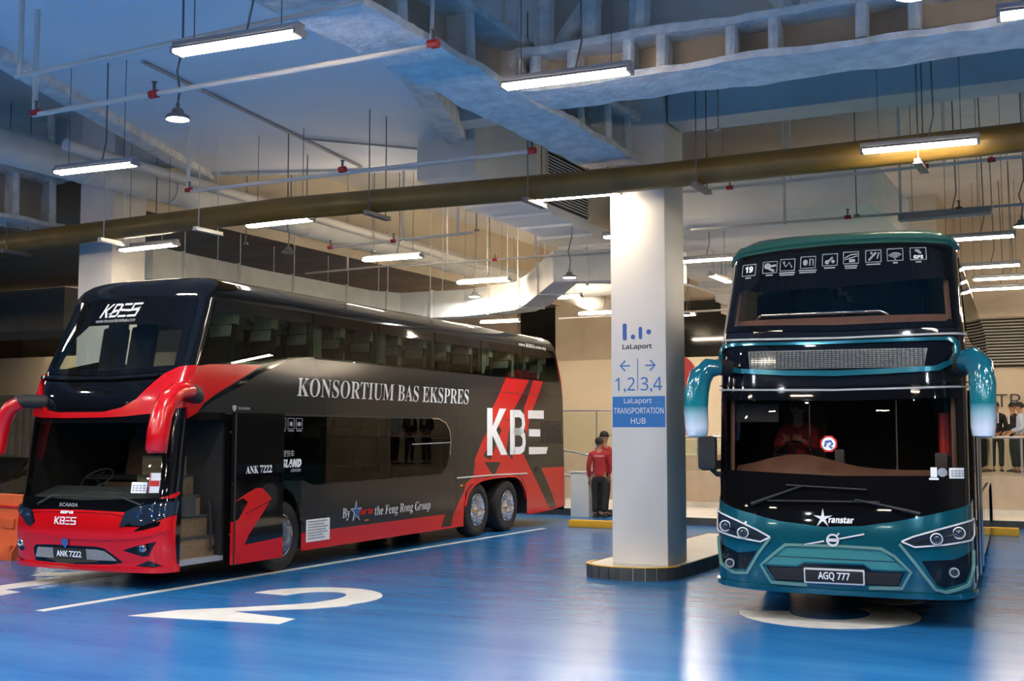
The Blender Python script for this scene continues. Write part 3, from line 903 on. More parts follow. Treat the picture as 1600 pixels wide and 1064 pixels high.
# ---------------------------------------------------------------- ochre pipe
e = empty('ochre_pipe', (0, 0, 0)); tag(e, 'long ochre painted pipe running across the whole deck', 'pipe')
m = MB(); m.tube([(-30, 14.9, 5.25), (-17.39, 14.52, 5.28), (-11.04, 14.22, 5.30), (-5.7, 14.6, 5.3), (-.77, 14.5, 5.3), (9, 14.4, 5.3)], .17, 24); m.build('pipe_run', YPIPE, e, smooth=60)
for x, y in ((-14.6, 14.38), (-9.4, 14.33), (-12.5, 14.27), (-6.95, 14.5), (-4.6, 14.57), (-1.9, 14.52), (2, 14.5), (-17, 14.5)):
    m = MB(); m.tube([(x - .0, y - .22, 5.05), (x, y - .22, 7.7)], .009, 6); m.tube([(x, y + .22, 5.05), (x, y + .22, 7.7)], .009, 6); m.box((x, y, 5.09), (.07, .62, .05)); m.box((x, y, 5.06), (.1, .62, .01))
    m.build('pipe_bracket', GALV if x in (-14.6, -12.5) else DSTEEL, e)

# ---------------------------------------------------------------- ducts
e = empty('round_duct', (0, 0, 0)); tag(e, 'long pale round duct running back above the red coach', 'duct')
m = MB(); m.tube([(-15.0, 4, 6.3), (-14.97, 15.5, 6.3), (-14.93, 24, 6.3), (-14.93, 31, 6.3)], .26, 24); m.build('duct_run', GALV, e, smooth=60)
for y in range(6, 31, 2): MB().lathe([(.262, y - .03), (.275, y - .03), (.275, y + .03), (.262, y + .03)], c=(-14.96, 0, 6.3), axis='Y', n=24).build('duct_collar', GALV, e)


def rect_duct(name, path, w, h, label, mat=GALV):
    e = empty(name, (0, 0, 0)); tag(e, label, 'duct')
    rings = []
    P = [Vector(p) for p in path]
    for i, p in enumerate(P):
        d = (P[min(i + 1, len(P) - 1)] - P[max(i - 1, 0)]); d.z = 0; d.normalize(); s = Vector((d.y, -d.x, 0))
        rings.append([tuple(p + s * w / 2 + Vector((0, 0, -h / 2))), tuple(p - s * w / 2 + Vector((0, 0, -h / 2))), tuple(p - s * w / 2 + Vector((0, 0, h / 2))), tuple(p + s * w / 2 + Vector((0, 0, h / 2)))])
    m = MB(); m.loft(rings); m.build('duct_run', mat, e, smooth=20)
    for i in range(len(P) - 1):
        L_ = (P[i + 1] - P[i]).length; k = max(1, int(L_ / 1.3)); d = (P[i + 1] - P[i]).normalized(); ang = math.atan2(d.y, d.x)
        for j in range(k):
            c = P[i] + (P[i + 1] - P[i]) * ((j + .5) / k)
            col = MB(); col.box(tuple(c), (.05, w + .05, h + .05), rz=ang)
            for s_ in (-1, 1): col.tube([tuple(c + Vector((-d.y, d.x, 0)) * s_ * (w / 2 + .04)), tuple(c + Vector((-d.y, d.x, 0)) * s_ * (w / 2 + .04) + Vector((0, 0, 7.7 - c.z)))], .010, 5)
            col.build('duct_flange', mat, e)
    return e


rect_duct('square_duct', [(-16.3, 16.8, 5.15), (-16.1, 19.85, 5.05), (-15.6, 23.2, 4.95), (-15.0, 24.0, 4.93), (-13.2, 24.1, 4.93), (-11.5, 23.5, 4.95), (-10.9, 22.9, 5.0), (-9.5, 21.2, 5.2), (-8.7, 21.5, 5.2), (-7.6, 22.6, 5.2)], .55, .62, 'pale rectangular duct that bends and rises behind the red coach')
m = MB(); m.tube([(-9.3, 27, 5.6), (-12.5, 27.5, 5.6), (-13.2, 33, 5.6)], .25, 16); tag(m.build('round_duct', GALV, smooth=60), 'short pale round duct just left of the signed column', 'duct')
m = MB(); m.tube([(-13.7, 12.5, 6.2), (-14.2, 24, 6.2), (-14.3, 32, 6.15)], .09, 10); tag(m.build('white_pipe', WPIPE, smooth=60), 'long thin white pipe beside the round duct', 'pipe')
m = MB(); m.tube([(-19.2, 4, 6.7), (-19.1, 10, 6.7), (-19.0, 15.2, 6.7)], .12, 10); tag(m.build('white_pipe', WPIPE, smooth=60), 'white pipe above the far left truss', 'pipe')

# ---------------------------------------------------------------- sprinkler pipes
def sprinkler(pts, r, heads, label, drops=(), stubs=()):
    e = empty('sprinkler_pipe', (0, 0, 0)); tag(e, label, 'pipe', 'sprinkler pipes')
    m = MB(); m.tube(pts, r, 8); 
    for x, y, z in drops: m.tube([(x, y, z), (x, y, 7.7)], r, 8)
    m.build('pipe_run', WPIPE, e, smooth=60)
    for x, y, z in heads:
        q = MB(); q.tube([(x - .05, y, z), (x + .05, y, z)], r * 1.5, 8, 0); q.tube([(x, y, z), (x, y, z + .12)], r * .6, 6, 1); q.lathe([(.0, .13), (.03, .13), (.03, .12), (0, .12)], c=(x, y, z), n=10, mi=1); q.build('sprinkler_head', [REDC, DSTEEL], e)


sprinkler([(-10.45, 9.07, 5.42), (-5.36, 9.03, 5.42), (-5.33, 9.03, 6.6)], .030, [(-8.68, 9.05, 5.42), (-5.34, 9.03, 5.44), (-10.41, 9.07, 5.44)], 'white sprinkler pipe with red couplings under the soffit at the top left', drops=[(-10.43, 9.07, 5.42)])
sprinkler([(-9.55, 8.07, 5.45), (-6.5, 8.0, 5.48), (-5.42, 8.0, 5.5), (-5.40, 8.0, 6.6)], .028, [], 'thin white conduit running behind the largest batten lamp', drops=[(-9.5, 8.07, 5.45)])
sprinkler([(-12.47, 13.71, 5.6), (-6.57, 13.69, 5.6)], .030, [(-12.4, 13.71, 5.62), (-9.44, 13.5, 5.6), (-6.6, 13.69, 5.6)], 'white sprinkler pipe with red couplings just above the ochre pipe', drops=[(-12.42, 13.71, 5.6)])
sprinkler([(-12.6, 17.6, 5.3), (-9.6, 17.6, 5.35)], .024, [(-12.55, 17.6, 5.3), (-11.2, 17.6, 5.32)], 'white sprinkler pipe over the middle of the red coach', drops=[(-9.9, 17.6, 5.3), (-11.0, 17.6, 5.3)])
sprinkler([(-12.9, 20.9, 5.4), (-8.0, 20.9, 5.4)], .022, [(-10.9, 20.9, 5.4)], 'white sprinkler pipe ahead of the bent duct', drops=[(-12.0, 20.9, 5.4), (-10.0, 20.9, 5.4)])
sprinkler([(-16, 21.5, 5.5), (-12.5, 21.2, 5.5)], .022, [(-14, 21.35, 5.5)], 'white sprinkler pipe below the round duct', drops=[(-14.8, 21.4, 5.5)])
sprinkler([(-6.0, 16.9, 5.55), (3, 16.7, 5.6)], .022, [(-4.9, 16.88, 5.55), (-2.15, 16.8, 5.57), (-1.3, 16.8, 5.57)], 'white sprinkler pipe behind the ochre pipe at the right', drops=[(-4.0, 16.85, 5.55), (-1.9, 16.8, 5.57), (-.9, 16.8, 5.57)])
sprinkler([(-5.2, 13.0, 6.0), (4, 13.1, 6.0)], .026, [], 'pale conduit running under the grey beam at the right', drops=[(-4.4, 13.0, 6), (-1.75, 13.05, 6), (-.7, 13.1, 6)])
sprinkler([(-6.2, 19.0, 5.35), (3, 18.9, 5.3)], .022, [(-3.6, 18.95, 5.34), (-1.95, 18.95, 5.33)], 'white sprinkler pipe just over the roof of the teal coach', drops=[(-2.8, 18.95, 5.3), (-.9, 18.9, 5.3), (-4.6, 18.95, 5.3)])
sprinkler([(-5.4, 12.35, 6.35), (4, 12.35, 6.35)], .09, [], 'thick pale pipe behind the ribbed girder')
sprinkler([(-9.5, 23.5, 5.5), (-7.6, 27.5, 5.1)], .03, [], 'sloping pale pipe right of the signed column')
sprinkler([(-12.5, 27.5, 4.85), (-7.5, 27.3, 4.85)], .025, [], 'thin pale pipe beyond the bent duct', drops=[(-10.8, 27.4, 4.85)])
# single hanging rods
for x, y, z, lb in ((-3.2, 17.5, 5.1, 'over the left half of the teal coach roof'), (-11.9, 16.0, 5.5, 'behind the bend of the ochre pipe'), (-14.0, 17.0, 5.4, 'beside the unlit round lamp over the red coach'),
                    (-12.8, 19.4, 5.5, 'behind the lamp over the red coach'), (-10.4, 19.2, 5.7, 'left of the stepped stair soffit'), (-.9, 17.3, 5.2, 'at the right edge above the round lamp'),
                    (-1.2, 23.0, 5.6, 'among the batten lamps right of the teal coach'), (-3.9, 13.0, 5.4, 'in front of the grey beam above the teal coach')):
    m = MB(); m.tube([(x, y, z), (x, y, 7.7)], .009, 6); m.lathe([(0, .03), (.05, .0), (.045, -.03), (0, -.035)], c=(x, y, z), n=12)
    tag(m.build('hanging_detector', DSTEEL), 'small round detector on a rod ' + lb, 'detector', 'hanging detectors')
# ---------------------------------------------------------------- wheel used by both coaches
def make_wheel(parent, a, u, sign, mats, steer=0.0):
    w = empty('wheel', (a, u, 0.5), parent=parent)
    if steer: w.rotation_euler = (0, 0, steer)
    key = 'wheel_%d' % sign
    if key not in bpy.data.meshes:
        t = MB()
        W = 0.14
        t.lathe([(0.30, -W * .8), (0.34, -W), (0.44, -W * 1.05), (0.485, -W * .9), (0.5, -W * .6), (0.5, W * .6), (0.485, W * .9), (0.44, W * 1.05), (0.34, W), (0.30, W * .8)], axis='X', n=48)
        for k in (-0.05, 0.0, 0.05):
            t.lathe([(0.501, k - .006), (0.504, k - .006), (0.504, k + .006), (0.501, k + .006)], axis='X', n=48)
        me_t = t.mesh(key, TYRE)
        r = MB(); s = sign
        r.lathe([(0.30, s * .115), (0.302, s * .14), (0.288, s * .145), (0.275, s * .10), (0.262, s * .0), (0.25, s * -.03), (0.15, s * .005), (0.125, s * .05), (0.115, s * .09), (0.06, s * .10), (0.0, s * .10)], axis='X', n=48)
        for j in range(10):
            t_ = 2 * PI * j / 10
            y, z = 0.168 * math.cos(t_), 0.168 * math.sin(t_)
            r.cyl((s * .0, y, z), (s * .035, y, z), 0.014, 8)
            r.cyl((s * .035, y, z), (s * .05, y, z), 0.008, 8)
        for j in range(8):
            t_ = 2 * PI * (j + .5) / 8
            y, z = 0.085 * math.cos(t_), 0.085 * math.sin(t_)
            r.cyl((s * .09, y, z), (s * .105, y, z), 0.008, 6)
        for j in range(10):
            t_ = 2 * PI * (j + .5) / 10
            y, z = 0.215 * math.cos(t_), 0.215 * math.sin(t_)
            r.cyl((s * -.022, y, z), (s * -.012, y, z), 0.024, 12, mi=1)
        me_r = r.mesh(key + '_rim', [ALU, BLACKM])
    else:
        me_t = bpy.data.meshes[key]; me_r = bpy.data.meshes[key + '_rim']
    for n, me in (('tyre', me_t), ('rim', me_r)):
        o = bpy.data.objects.new(n, me); COL.objects.link(o); o.parent = w
    return w


def add_seat(parent, a, u, z, wide=0.95, mat=None, cover=True, big=False):
    """A double passenger seat facing the front of the coach, with cream head covers."""
    mat = mat or SEATF
    key = 'passenger_seat_%s_%s_%s' % (wide, mat.name, cover)
    if key not in bpy.data.meshes:
        m = MB()
        n = 2 if wide > .7 else 1
        w = wide / n
        for i in range(n):
            x = -wide / 2 + w * (i + .5)
            m.box((x, 0, .42), (w - .04, .46, .14), bev=.04)
            m.box((x, .27, .78), (w - .05, .13, .66), rx=-.18, bev=.05)
            m.box((x, .36, 1.14), (w - .16, .12, .24), rx=-.18, bev=.04)
        m.box((0, 0, .18), (wide * .7, .3, .34))
        me = m.mesh(key, mat)
        c = MB()
        for i in range(n):
            x = -wide / 2 + w * (i + .5)
            c.box((x, .355, 1.16), (w - .13, .15, .22), rx=-.18, bev=.03)
            c.box((x, .30, .99), (w - .13, .15, .16), rx=-.18, bev=.02)
        mc = c.mesh(key + '_cover', CREAMC)
    else:
        me = bpy.data.meshes[key]; mc = bpy.data.meshes[key + '_cover']
    o = bpy.data.objects.new('passenger_seat', me); COL.objects.link(o); o.parent = parent; o.location = (a, u, z)
    if cover:
        k = bpy.data.objects.new('headrest_cover', mc); COL.objects.link(k); k.parent = o
    return o


def roof_cap(name, sh, rear_u, mat, parent, crown=0.03):
    v = sh.v2; rows = []
    for i in range(13):
        s = sh.S * i / 12
        rows.append(sh.front(s, v))
    uu = rows[-1][1]
    n = 30
    for i in range(1, n + 1):
        u = uu + (rear_u - uu) * i / n
        rows.append(sh.side(u, v, 1))
    vs = []; fs = []; m = 10
    for k, (a, u, z) in enumerate(rows):
        for j in range(m + 1):
            t = -1 + 2 * j / m
            w = max(a, 0.0)
            ramp = min(1.0, (u - rows[0][1]) / 1.2) * min(1.0, (rear_u - u) / .8 + .02)
            vs.append((t * w, u, z + crown * (1 - t * t) * (w / 1.0) * ramp))
    for k in range(len(rows) - 1):
        for j in range(m):
            a = k * (m + 1) + j
            fs.append((a, a + 1, a + m + 2, a + m + 1))
    M_ = MB(); M_.add(vs, fs)
    return M_.build(name, mat, parent, smooth=60)


def rear_sheet(sh, rear, mat, parent, name='rear_panel'):
    def fm(a, v):
        z, i = sh.vz(v)
        w = smooth_table(sh.Wt, v) - i
        return (a * w / 1.25, lerp_table(rear, v) - i, z)
    return sheet(name, [(-1.25, .26), (1.25, .26), (1.25, sh.v2), (-1.25, sh.v2)], fm, mat, parent, step=.25, flip=True)


# ---------------------------------------------------------------- red and graphite double-decker coach
def build_coach1():
    root = empty('double_decker_bus', (-11.66, 11.04, 0), 0.031)
    tag(root, 'red and dark grey double-decker coach with KBES lettering and open front door', 'bus')
    sh = COACH1
    S = sh.S
    FR = sh.front
    SD = lambda u, v: sh.side(u, v, 1)
    SL = lambda u, v: sh.side(u, v, -1)
    REAR = [(0, 12.92), (.4, 12.97), (1.2, 12.95), (3.1, 12.88), (3.72, 12.66), (4.3, 12.55)]
    V2 = sh.v2

    # ---- front mask
    ws_up = [(-1.13, 2.76), (0, 2.70), (1.13, 2.76), (1.10, 3.66), (.55, 3.71), (0, 3.725), (-.55, 3.71), (-1.10, 3.66)]
    ws_lo = [(-1.20, 1.03), (-.6, .985), (0, .975), (.6, .985), (1.21, 1.05), (1.15, 2.10), (-1.15, 2.10)]
    sheet('front_panel', [(-S, .24), (S, .24), (S, V2), (-S, V2)], FR, BLACKG, root, step=.12, holes=[ws_up, ws_lo], ystep=.1)
    up_clear = [(-1.07, 2.80), (0, 2.745), (1.06, 2.80), (1.04, 3.31), (.5, 3.36), (-.3, 3.37), (-.60, 3.37), (-.72, 3.25), (-.82, 3.18), (-1.08, 3.12)]
    sheet('upper_windscreen', [(-1.17, 2.73), (0, 2.67), (1.17, 2.73), (1.14, 3.70), (.55, 3.75), (0, 3.765), (-.55, 3.75), (-1.14, 3.70)], FR, [FRIT, GLASSW], root, step=.12, paints=[(up_clear, 1)], off=.012, thick=.012)
    lo_clear = [(-1.12, 1.13), (0, 1.09), (1.14, 1.14), (1.08, 2.07), (-1.08, 2.07)]
    lw = sheet('lower_windscreen', [(-1.24, .99), (-.6, .955), (0, .945), (.6, .955), (1.25, 1.0), (1.19, 2.13), (-1.19, 2.13)], FR, [FRIT, GLASSW], root, step=.12, paints=[(lo_clear, 1)], off=.012, thick=.012)
    # seam line round the upper windscreen and the slim ledge below it
    sheet('windscreen_ledge', [(-1.25, 2.66), (-.6, 2.62), (.2, 2.61), (.9, 2.64), (.9, 2.68), (.2, 2.65), (-.6, 2.66), (-1.25, 2.70)], FR, BLACKG, root, step=.12, off=.05, thick=.05)
    sheet('destination_panel', [(-.82, 2.28), (-.7, 2.25), (.17, 2.245), (.45, 2.29), (.66, 2.38), (.84, 2.58), (.3, 2.57), (-.9, 2.585), (-.92, 2.5)], FR, FRIT, root, step=.12, off=.02, thick=.015)
    # red swoosh across the face
    sw = [(-1.28, 2.74), (-1.13, 2.56), (-1.0, 2.36), (-.86, 2.24), (-.6, 2.205), (.17, 2.205), (.46, 2.26), (.67, 2.36), (.85, 2.55), (.98, 2.68), (1.14, 2.77), (1.3, 2.80), (S, 2.80),
          (S, 2.13), (1.34, 2.27), (1.2, 2.24), (.92, 2.18), (.5, 2.145), (.14, 2.135), (-.5, 2.13), (-.94, 2.14), (-1.2, 2.17), (-S, 2.24), (-S, 2.72)]
    sheet('red_swoosh', sw, FR, RED, root, step=.08, off=.035, thick=.035)
    sheet('red_swoosh', [(sh.u0(2.80), 2.80), (.9, 2.83), (1.5, 2.86), (2.0, 2.87), (1.7, 2.74), (1.2, 2.53), (.96, 2.42), (.78, 2.32), (.66, 2.2), (sh.u0(2.13), 2.13), (sh.u0(2.3), 2.3), (sh.u0(2.5), 2.5), (sh.u0(2.65), 2.65)], SD, RED, root, step=.12, off=.033, thick=.033)
    # bumper
    bt = [(-S, .24), (S, .24), (S, .93), (1.29, .92), (1.12, .84), (.97, .79), (.66, .78), (.7, .90), (.73, .955), (.4, .965), (-.09, .97), (-.6, .96), (-.86, .95), (-.76, .80), (-.86, .74), (-1.0, .80), (-1.12, .95), (-S, .97)]
    grille_d = [(-.80, .47), (-.74, .52), (-.4, .53), (.3, .53), (.42, .515), (.56, .44), (.70, .35), (.52, .32), (-.1, .295), (-.78, .31)]
    seam = band([(-.86, .915), (-.5, .93), (0, .935), (.5, .93), (.72, .905)], .008)
    bp = sheet('bumper', bt, FR, [RED, FRIT], root, step=.1, off=.03, thick=.06,
               paints=[(grille_d, 1), ([(.70, .50), (.9, .56), (1.16, .615), (1.12, .55), (1.06, .44), (.98, .43)], 1), ([(.86, .31), (1.06, .385), (1.22, .32), (1.1, .30)], 1),
                       ([(-1.24, .52), (-1.08, .57), (-.98, .44), (-1.06, .42), (-1.2, .46)], 1), ([(-1.24, .36), (-.95, .28), (-.86, .25), (-1.1, .27)], 1),
                       ([(.85, .725), (.97, .80), (1.2, .86), (1.18, .80), (1.0, .75)], 1), (seam, 1)])
    # raised lip under the grille
    sheet('bumper_lip', [(-S, .235), (S, .235), (S, .33), (1.1, .30), (.7, .285), (0, .275), (-.7, .285), (-1.1, .30), (-S, .33)], FR, RED, root, step=.1, off=.065, thick=.05)
    sheet('bumper_crease', [(-1.02, .70), (-.5, .665), (0, .655), (.6, .665), (1.0, .70), (1.3, .78), (1.3, .745), (1.0, .655), (.6, .62), (0, .61), (-.5, .62), (-1.02, .66)], FR, RED, root, step=.08, off=.045, thick=.02)
    sheet('grille', [(-.76, .365), (.60, .37), (.54, .415), (.42, .48), (.3, .495), (-.7, .49)], FR, MESHG, root, step=.1, off=.04, thick=.01)
    np_ = sheet('number_plate', rrect(-.41, .37, .13, .495, .01), FR, BLACKM, root, step=.2, off=.055, thick=.02)
    text('plate_characters', sans('ANK 7222'), (-.35, .395, .07, .47), FR, WHITEV, np_, off=.06, bold=.035)
    for sgn, pts in ((1, [(.66, .785), (.72, .955), (.86, 1.03), (1.02, 1.055), (1.22, 1.085), (1.38, 1.10), (1.42, .97), (1.29, .925), (1.12, .845), (1.0, .80), (.86, .80), (.80, .83), (.72, .79)]),
                     (-1, [(-1.40, 1.02), (-1.15, .985), (-.93, .96), (-.90, .92), (-.84, .80), (-.83, .74), (-.92, .76), (-1.02, .84), (-1.2, .93), (-1.38, .96)])):
        hl = sheet('headlight', pts, FR, LENS, root, step=.08, off=.045, thick=.05)
        for cx, cy, r in (((.90, .92, .055), (1.08, .955, .055), (1.24, .985, .04)) if sgn > 0 else ((-.93, .88, .035), (-1.06, .92, .035))):
            p = Vector(FR(cx, cy)); q = Vector(FR(cx, cy)) + Vector((0, -.05, 0))
            m = MB(); m.lathe([(r, -.052), (r * 1.1, -.047), (r * .85, -.04), (r * .5, -.046), (0, -.048)], c=tuple(p), axis='Y', n=20)
            m.build('lamp', BLUEL, hl)
    for sgn in (1, -1):
        p = FR(1.02 * sgn, .53)
        m = MB(); m.lathe([(0, -.085), (.03, -.083), (.038, -.07), (.045, -.075), (.05, -.05)], c=p, axis='Y', n=20)
        m.build('fog_lamp', CHROME, root)
    sheet('headlight_accent', [(1.12, 1.13), (S, 1.215), (S, 1.18), (1.3, 1.135)], FR, RED, root, off=.02, thick=.01)
    # badges on the nose
    text('nose_lettering', sans('SCANIA'), (-.39, 1.005, -.07, 1.05), FR, GREYV, root, off=.02, bold=.03)
    text('nose_lettering', sans('SKSBUS', True), (-.32, .915, -.10, .95), FR, WHITEV, root, off=.045, bold=.05)
    kb = []
    def kbes(x0, y0, w, h, sl=0.0):
        f = lambda px, py: (x0 + (px + sl * py) * w, y0 + py * h)
        t = .035; o = []
        o.append([f(0, 0), f(.045, 0), f(.045, 1), f(0, 1)])
        o.append([f(.05, .48), f(.17, 0), f(.225, 0), f(.10, .5), f(.225, 1), f(.17, 1), f(.05, .55)])
        o.append([f(.26, 0), f(.30, 0), f(.30, 1), f(.26, 1)])
        for yy in (0, .42, .86): o.append([f(.26, yy), f(.43, yy), f(.46, yy + .07), f(.43, yy + .14), f(.26, yy + .14)])
        o.append([f(.43, .08), f(.475, .12), f(.475, .42), f(.43, .48)]); o.append([f(.43, .52), f(.475, .58), f(.475, .9), f(.43, .93)])
        for yy in (0, .43, .86): o.append([f(.51, yy), f(.72, yy), f(.72, yy + .14), f(.51, yy + .14)])
        for yy in (0, .43, .86): o.append([f(.76, yy), f(1.0, yy), f(1.0, yy + .14), f(.76, yy + .14)])
        o.append([f(.76, .43), f(.80, .43), f(.80, 1), f(.76, 1)]); o.append([f(.955, 0), f(1.0, 0), f(1.0, .57), f(.955, .57)])
        return o
    shape('logo', kbes(-.40, .785, .36, .09), FR, WHITEV, root, off=.045, step=.5)
    shape('logo', kbes(-.46, 3.475, .66, .19, .12), FR, WHITEV, root, off=.022, step=.2)
    shape('logo_stroke', [band([(-.30, 3.52), (-.1, 3.575), (.08, 3.56), (.26, 3.60)], [.01, .028, .03, .01])], FR, SILVERV, root, off=.028, step=.2)
    text('web_address', sans('www.konsortiumbas.com'), (-.50, 3.405, .22, 3.455), FR, GREYV, root, off=.02, bold=.02)
    shape('griffin_badge', [[(-.26, .61), (-.155, .61), (-.155, .55), (-.205, .50), (-.26, .55)]], FR, BLUEV, root, off=.05)
    shape('sticker', [rrect(.74, 1.195, .96, 1.33, .01)], FR, WHITEV, root, off=.02)
    shape('sticker', [rrect(.985, 1.20, 1.12, 1.445, .005)], FR, WHITEV, root, off=.02)
    shape('sticker_print', [rrect(.99, 1.28, 1.115, 1.35, .005), rrect(.99, 1.205, 1.0, 1.44, .003)], FR, RED2, root, off=.024)
    shape('sticker_print', [rrect(.76 + .05 * i, 1.22 + .03 * j, .79 + .05 * i, 1.235 + .03 * j, .002) for i in range(4) for j in (0, 1, 2)], FR, GREYV, root, off=.024)
    # wipers
    for pts in ([(.95, 1.05), (.72, 1.12), (.42, 1.2)], [(-.75, 1.03), (-.5, 1.14), (-.15, 1.15)]):
        m = MB(); m.tube([Vector(FR(*p)) + Vector((0, -.05, 0)) for p in pts], [.018, .012, .008], 6)
        b = pts[-1]
        m.tube([Vector(FR(b[0] - .42, b[1] - .02)) + Vector((0, -.035, 0)), Vector(FR(b[0], b[1])) + Vector((0, -.04, 0)), Vector(FR(b[0] + .3, b[1] - .015)) + Vector((0, -.035, 0))], .008, 6)
        m.build('wiper', BLACKM, root)

    # ---- right side
    bnd = [(sh.u0(v) , v) for v in [V2 - i * (V2 - .24) / 30 for i in range(31)]]
    rear = [(lerp_table(REAR, v) - (sh.vz(v)[1]), v) for v in [.34 + i * (V2 - .34) / 14 for i in range(15)]]
    arch_f = [(1.93, .1), (1.93, .52)] + [(2.54 + .62 * math.cos(t), .52 + .66 * math.sin(t)) for t in [PI * .85 - i * PI * .85 / 8 for i in range(9)]] + [(3.14, .1)]
    arch_f = [(1.90, .1), (1.92, .6), (2.02, .88), (2.2, 1.07), (2.42, 1.18), (2.62, 1.18), (2.8, 1.08), (2.94, .88), (3.0, .65), (3.02, .1)]
    arch_r = [(8.10, .1), (8.16, .6), (8.3, .84), (8.55, .99), (8.9, 1.06), (9.5, 1.09), (10.1, 1.09), (10.42, 1.07), (10.66, .98), (10.85, .8), (10.95, .6), (10.96, .1)]
    door = [(.41, .2), (1.27, .2), (1.25, 2.11), (.53, 2.11), (.44, 1.2)]
    win_lo = [(3.0, 1.24), (3.35, 1.12), (3.5, 1.12), (3.2, 1.24)]
    lowwin = [(2.42, 1.30), (3.08, 1.27), (3.30, 1.20), (7.25, 1.24), (7.44, 1.36), (7.54, 1.55), (7.57, 1.80), (7.50, 1.98), (7.36, 2.1), (7.1, 2.165), (2.42, 2.165)]
    upwin = [(sh.u0(2.85) + .08, 2.84), (2.0, 2.93), (2.75, 3.05), (3.3, 3.07), (12.70, 3.07), (12.62, 3.35), (12.5, 3.66), (6, 3.68), (1.6, 3.68), (sh.u0(3.66) + .06, 3.66), (sh.u0(3.2) + .07, 3.2)]
    skirt = [(3.02, .1), (7.15, .1), (7.42, .50), (3.02, .50)]
    skirt2 = [(7.55, .1), (8.2, .1), (8.2, .9), (8.0, .75), (7.75, .50)]
    archred = [(8.0, .5), (8.2, .86), (8.4, .98), (9.0, 1.105), (10.45, 1.115), (10.8, .99), (10.98, .76), (10.96, .1), (12.2, .1), (11.1, .95), (10.7, 1.5), (10.15, 1.42), (10.0, 1.13), (8.5, 1.13), (8.2, 1.0)]
    b1_ = [(10.02, 3.045), (11.15, 3.045), (10.29, 2.39), (10.35, 1.95), (10.1, 1.5), (9.72, 1.37), (8.55, 1.40), (8.86, 1.75), (9.10, 1.96), (9.29, 2.37)]
    b2_ = [(11.35, 3.045), (11.86, 3.045), (11.29, 2.46), (11.1, 2.2), (10.95, 1.9), (10.8, 2.15), (10.82, 2.45)]
    lowx = [(8.52, 1.13), (8.62, 1.45), (8.95, 1.42), (9.35, 1.13)]
    lowx2 = [(9.45, 1.13), (9.75, 1.4), (10.1, 1.5), (10.35, 1.3), (10.2, 1.13)]
    diag = [(10.2, 1.52), (10.78, 1.52), (12.42, .1), (11.9, .1), (11.5, .45)]
    rred = [(11.72, 1.2), (12.95, 1.2), (12.97, .1), (12.66, .1), (12.30, .62)]
    rtip = [(12.60, 3.9), (12.9, 4.3), (13.2, 3.2), (12.90, 2.6), (12.84, 3.05)]
    dk1 = [(8.95, 1.5), (9.25, 1.42), (9.75, 2.0), (9.6, 2.1)]
    dk2 = [(9.95, 1.5), (10.12, 1.5), (10.32, 2.2), (10.2, 2.3)]
    sheet('side_panel', bnd + [(sh.u0(.24), .24), (3.4, .25), (8.3, .25), (11.3, .27), (12.2, .30)] + rear, SD, [GREYP, RED2, BLACKG], root, step=.3, ystep=.2,
          holes=[arch_f, arch_r, door, lowwin, upwin],
          paints=[([(0, 0), (3.0, 0), (3.0, 1.2), (2.42, 2.19), (2.42, 2.21), (0, 2.21)], 2), ([(0, 2.7), (.9, 2.74), (2.0, 2.88), (2.9, 3.03), (3.3, 3.055), (12.9, 3.055), (12.8, 4.4), (0, 4.4)], 2), (skirt, 1), (skirt2, 1), (archred, 1),
                  (b1_, 1), (b2_, 1), (lowx, 1), (lowx2, 1), (diag, 1), (rred, 1), (rtip, 1), (dk1, 0), (dk2, 0)])
    # black line that runs down under the swoosh and chrome strip of the front quarter window
    sheet('belt_moulding', band([(sh.u0(2.1) + .02, 2.12), (.96, 2.38), (1.5, 2.58), (1.95, 2.78), (2.67, 3.0), (3.3, 3.055)], [.03, .05, .06, .06, .03, .015]), SD, BLACKG, root, off=.012, thick=.012)
    for pts in ([(1.26, 2.20), (7, 2.20), (12.93, 2.19)], [(7.83, 2.19), (7.83, .26)], [(5.48, 2.165), (5.48, 1.2)], [(9.1, .0 + 2.75), (12.9, 2.74)]):
        sheet('panel_seam', band(pts, .012), SD, BLACKM, root, off=.002, thick=.002, step=.5)
    sheet('side_moulding', band([(7.86, 1.125), (9.4, 1.135), (10.95, 1.115)], .022), SD, SILVERV, root, off=.02, thick=.02, step=.5)
    sheet('skirt_edge', band([(3.04, .262), (8.1, .258)], .03), SD, RED2, root, off=.02, thick=.02, step=.6)
    sheet('skirt_edge', band([(10.98, .29), (12.2, .315), (12.9, .36)], .03), SD, RED2, root, off=.02, thick=.02, step=.6)
    sheet('wheel_arch_trim', band(arch_r[1:-1], .05), SD, RED2, root, off=.02, thick=.05, step=.5)
    sheet('wheel_arch_trim', band(arch_f[4:-1], .05), SD, BLACKG, root, off=.02, thick=.05, step=.5)
    for a0, u0_, u1_ in ((.75, 1.88, 3.1), (.75, 8.05, 11.0)):
        m = MB(); m.span((a0, u0_, 1.2), (1.2, u1_, 1.3)); m.span((a0, u0_ - .05, .3), (1.22, u0_, 1.3)); m.span((a0, u1_, .3), (1.22, u1_ + .05, 1.3)); m.span((a0 - .05, u0_, .3), (a0, u1_, 1.3))
        m.build('wheel_housing', BLACKM, root)
    # glass
    seams = [3.33, 5.2, 7.1, 8.95, 10.9]
    gl_hi = 3.72
    edge = [0] + seams + [99]
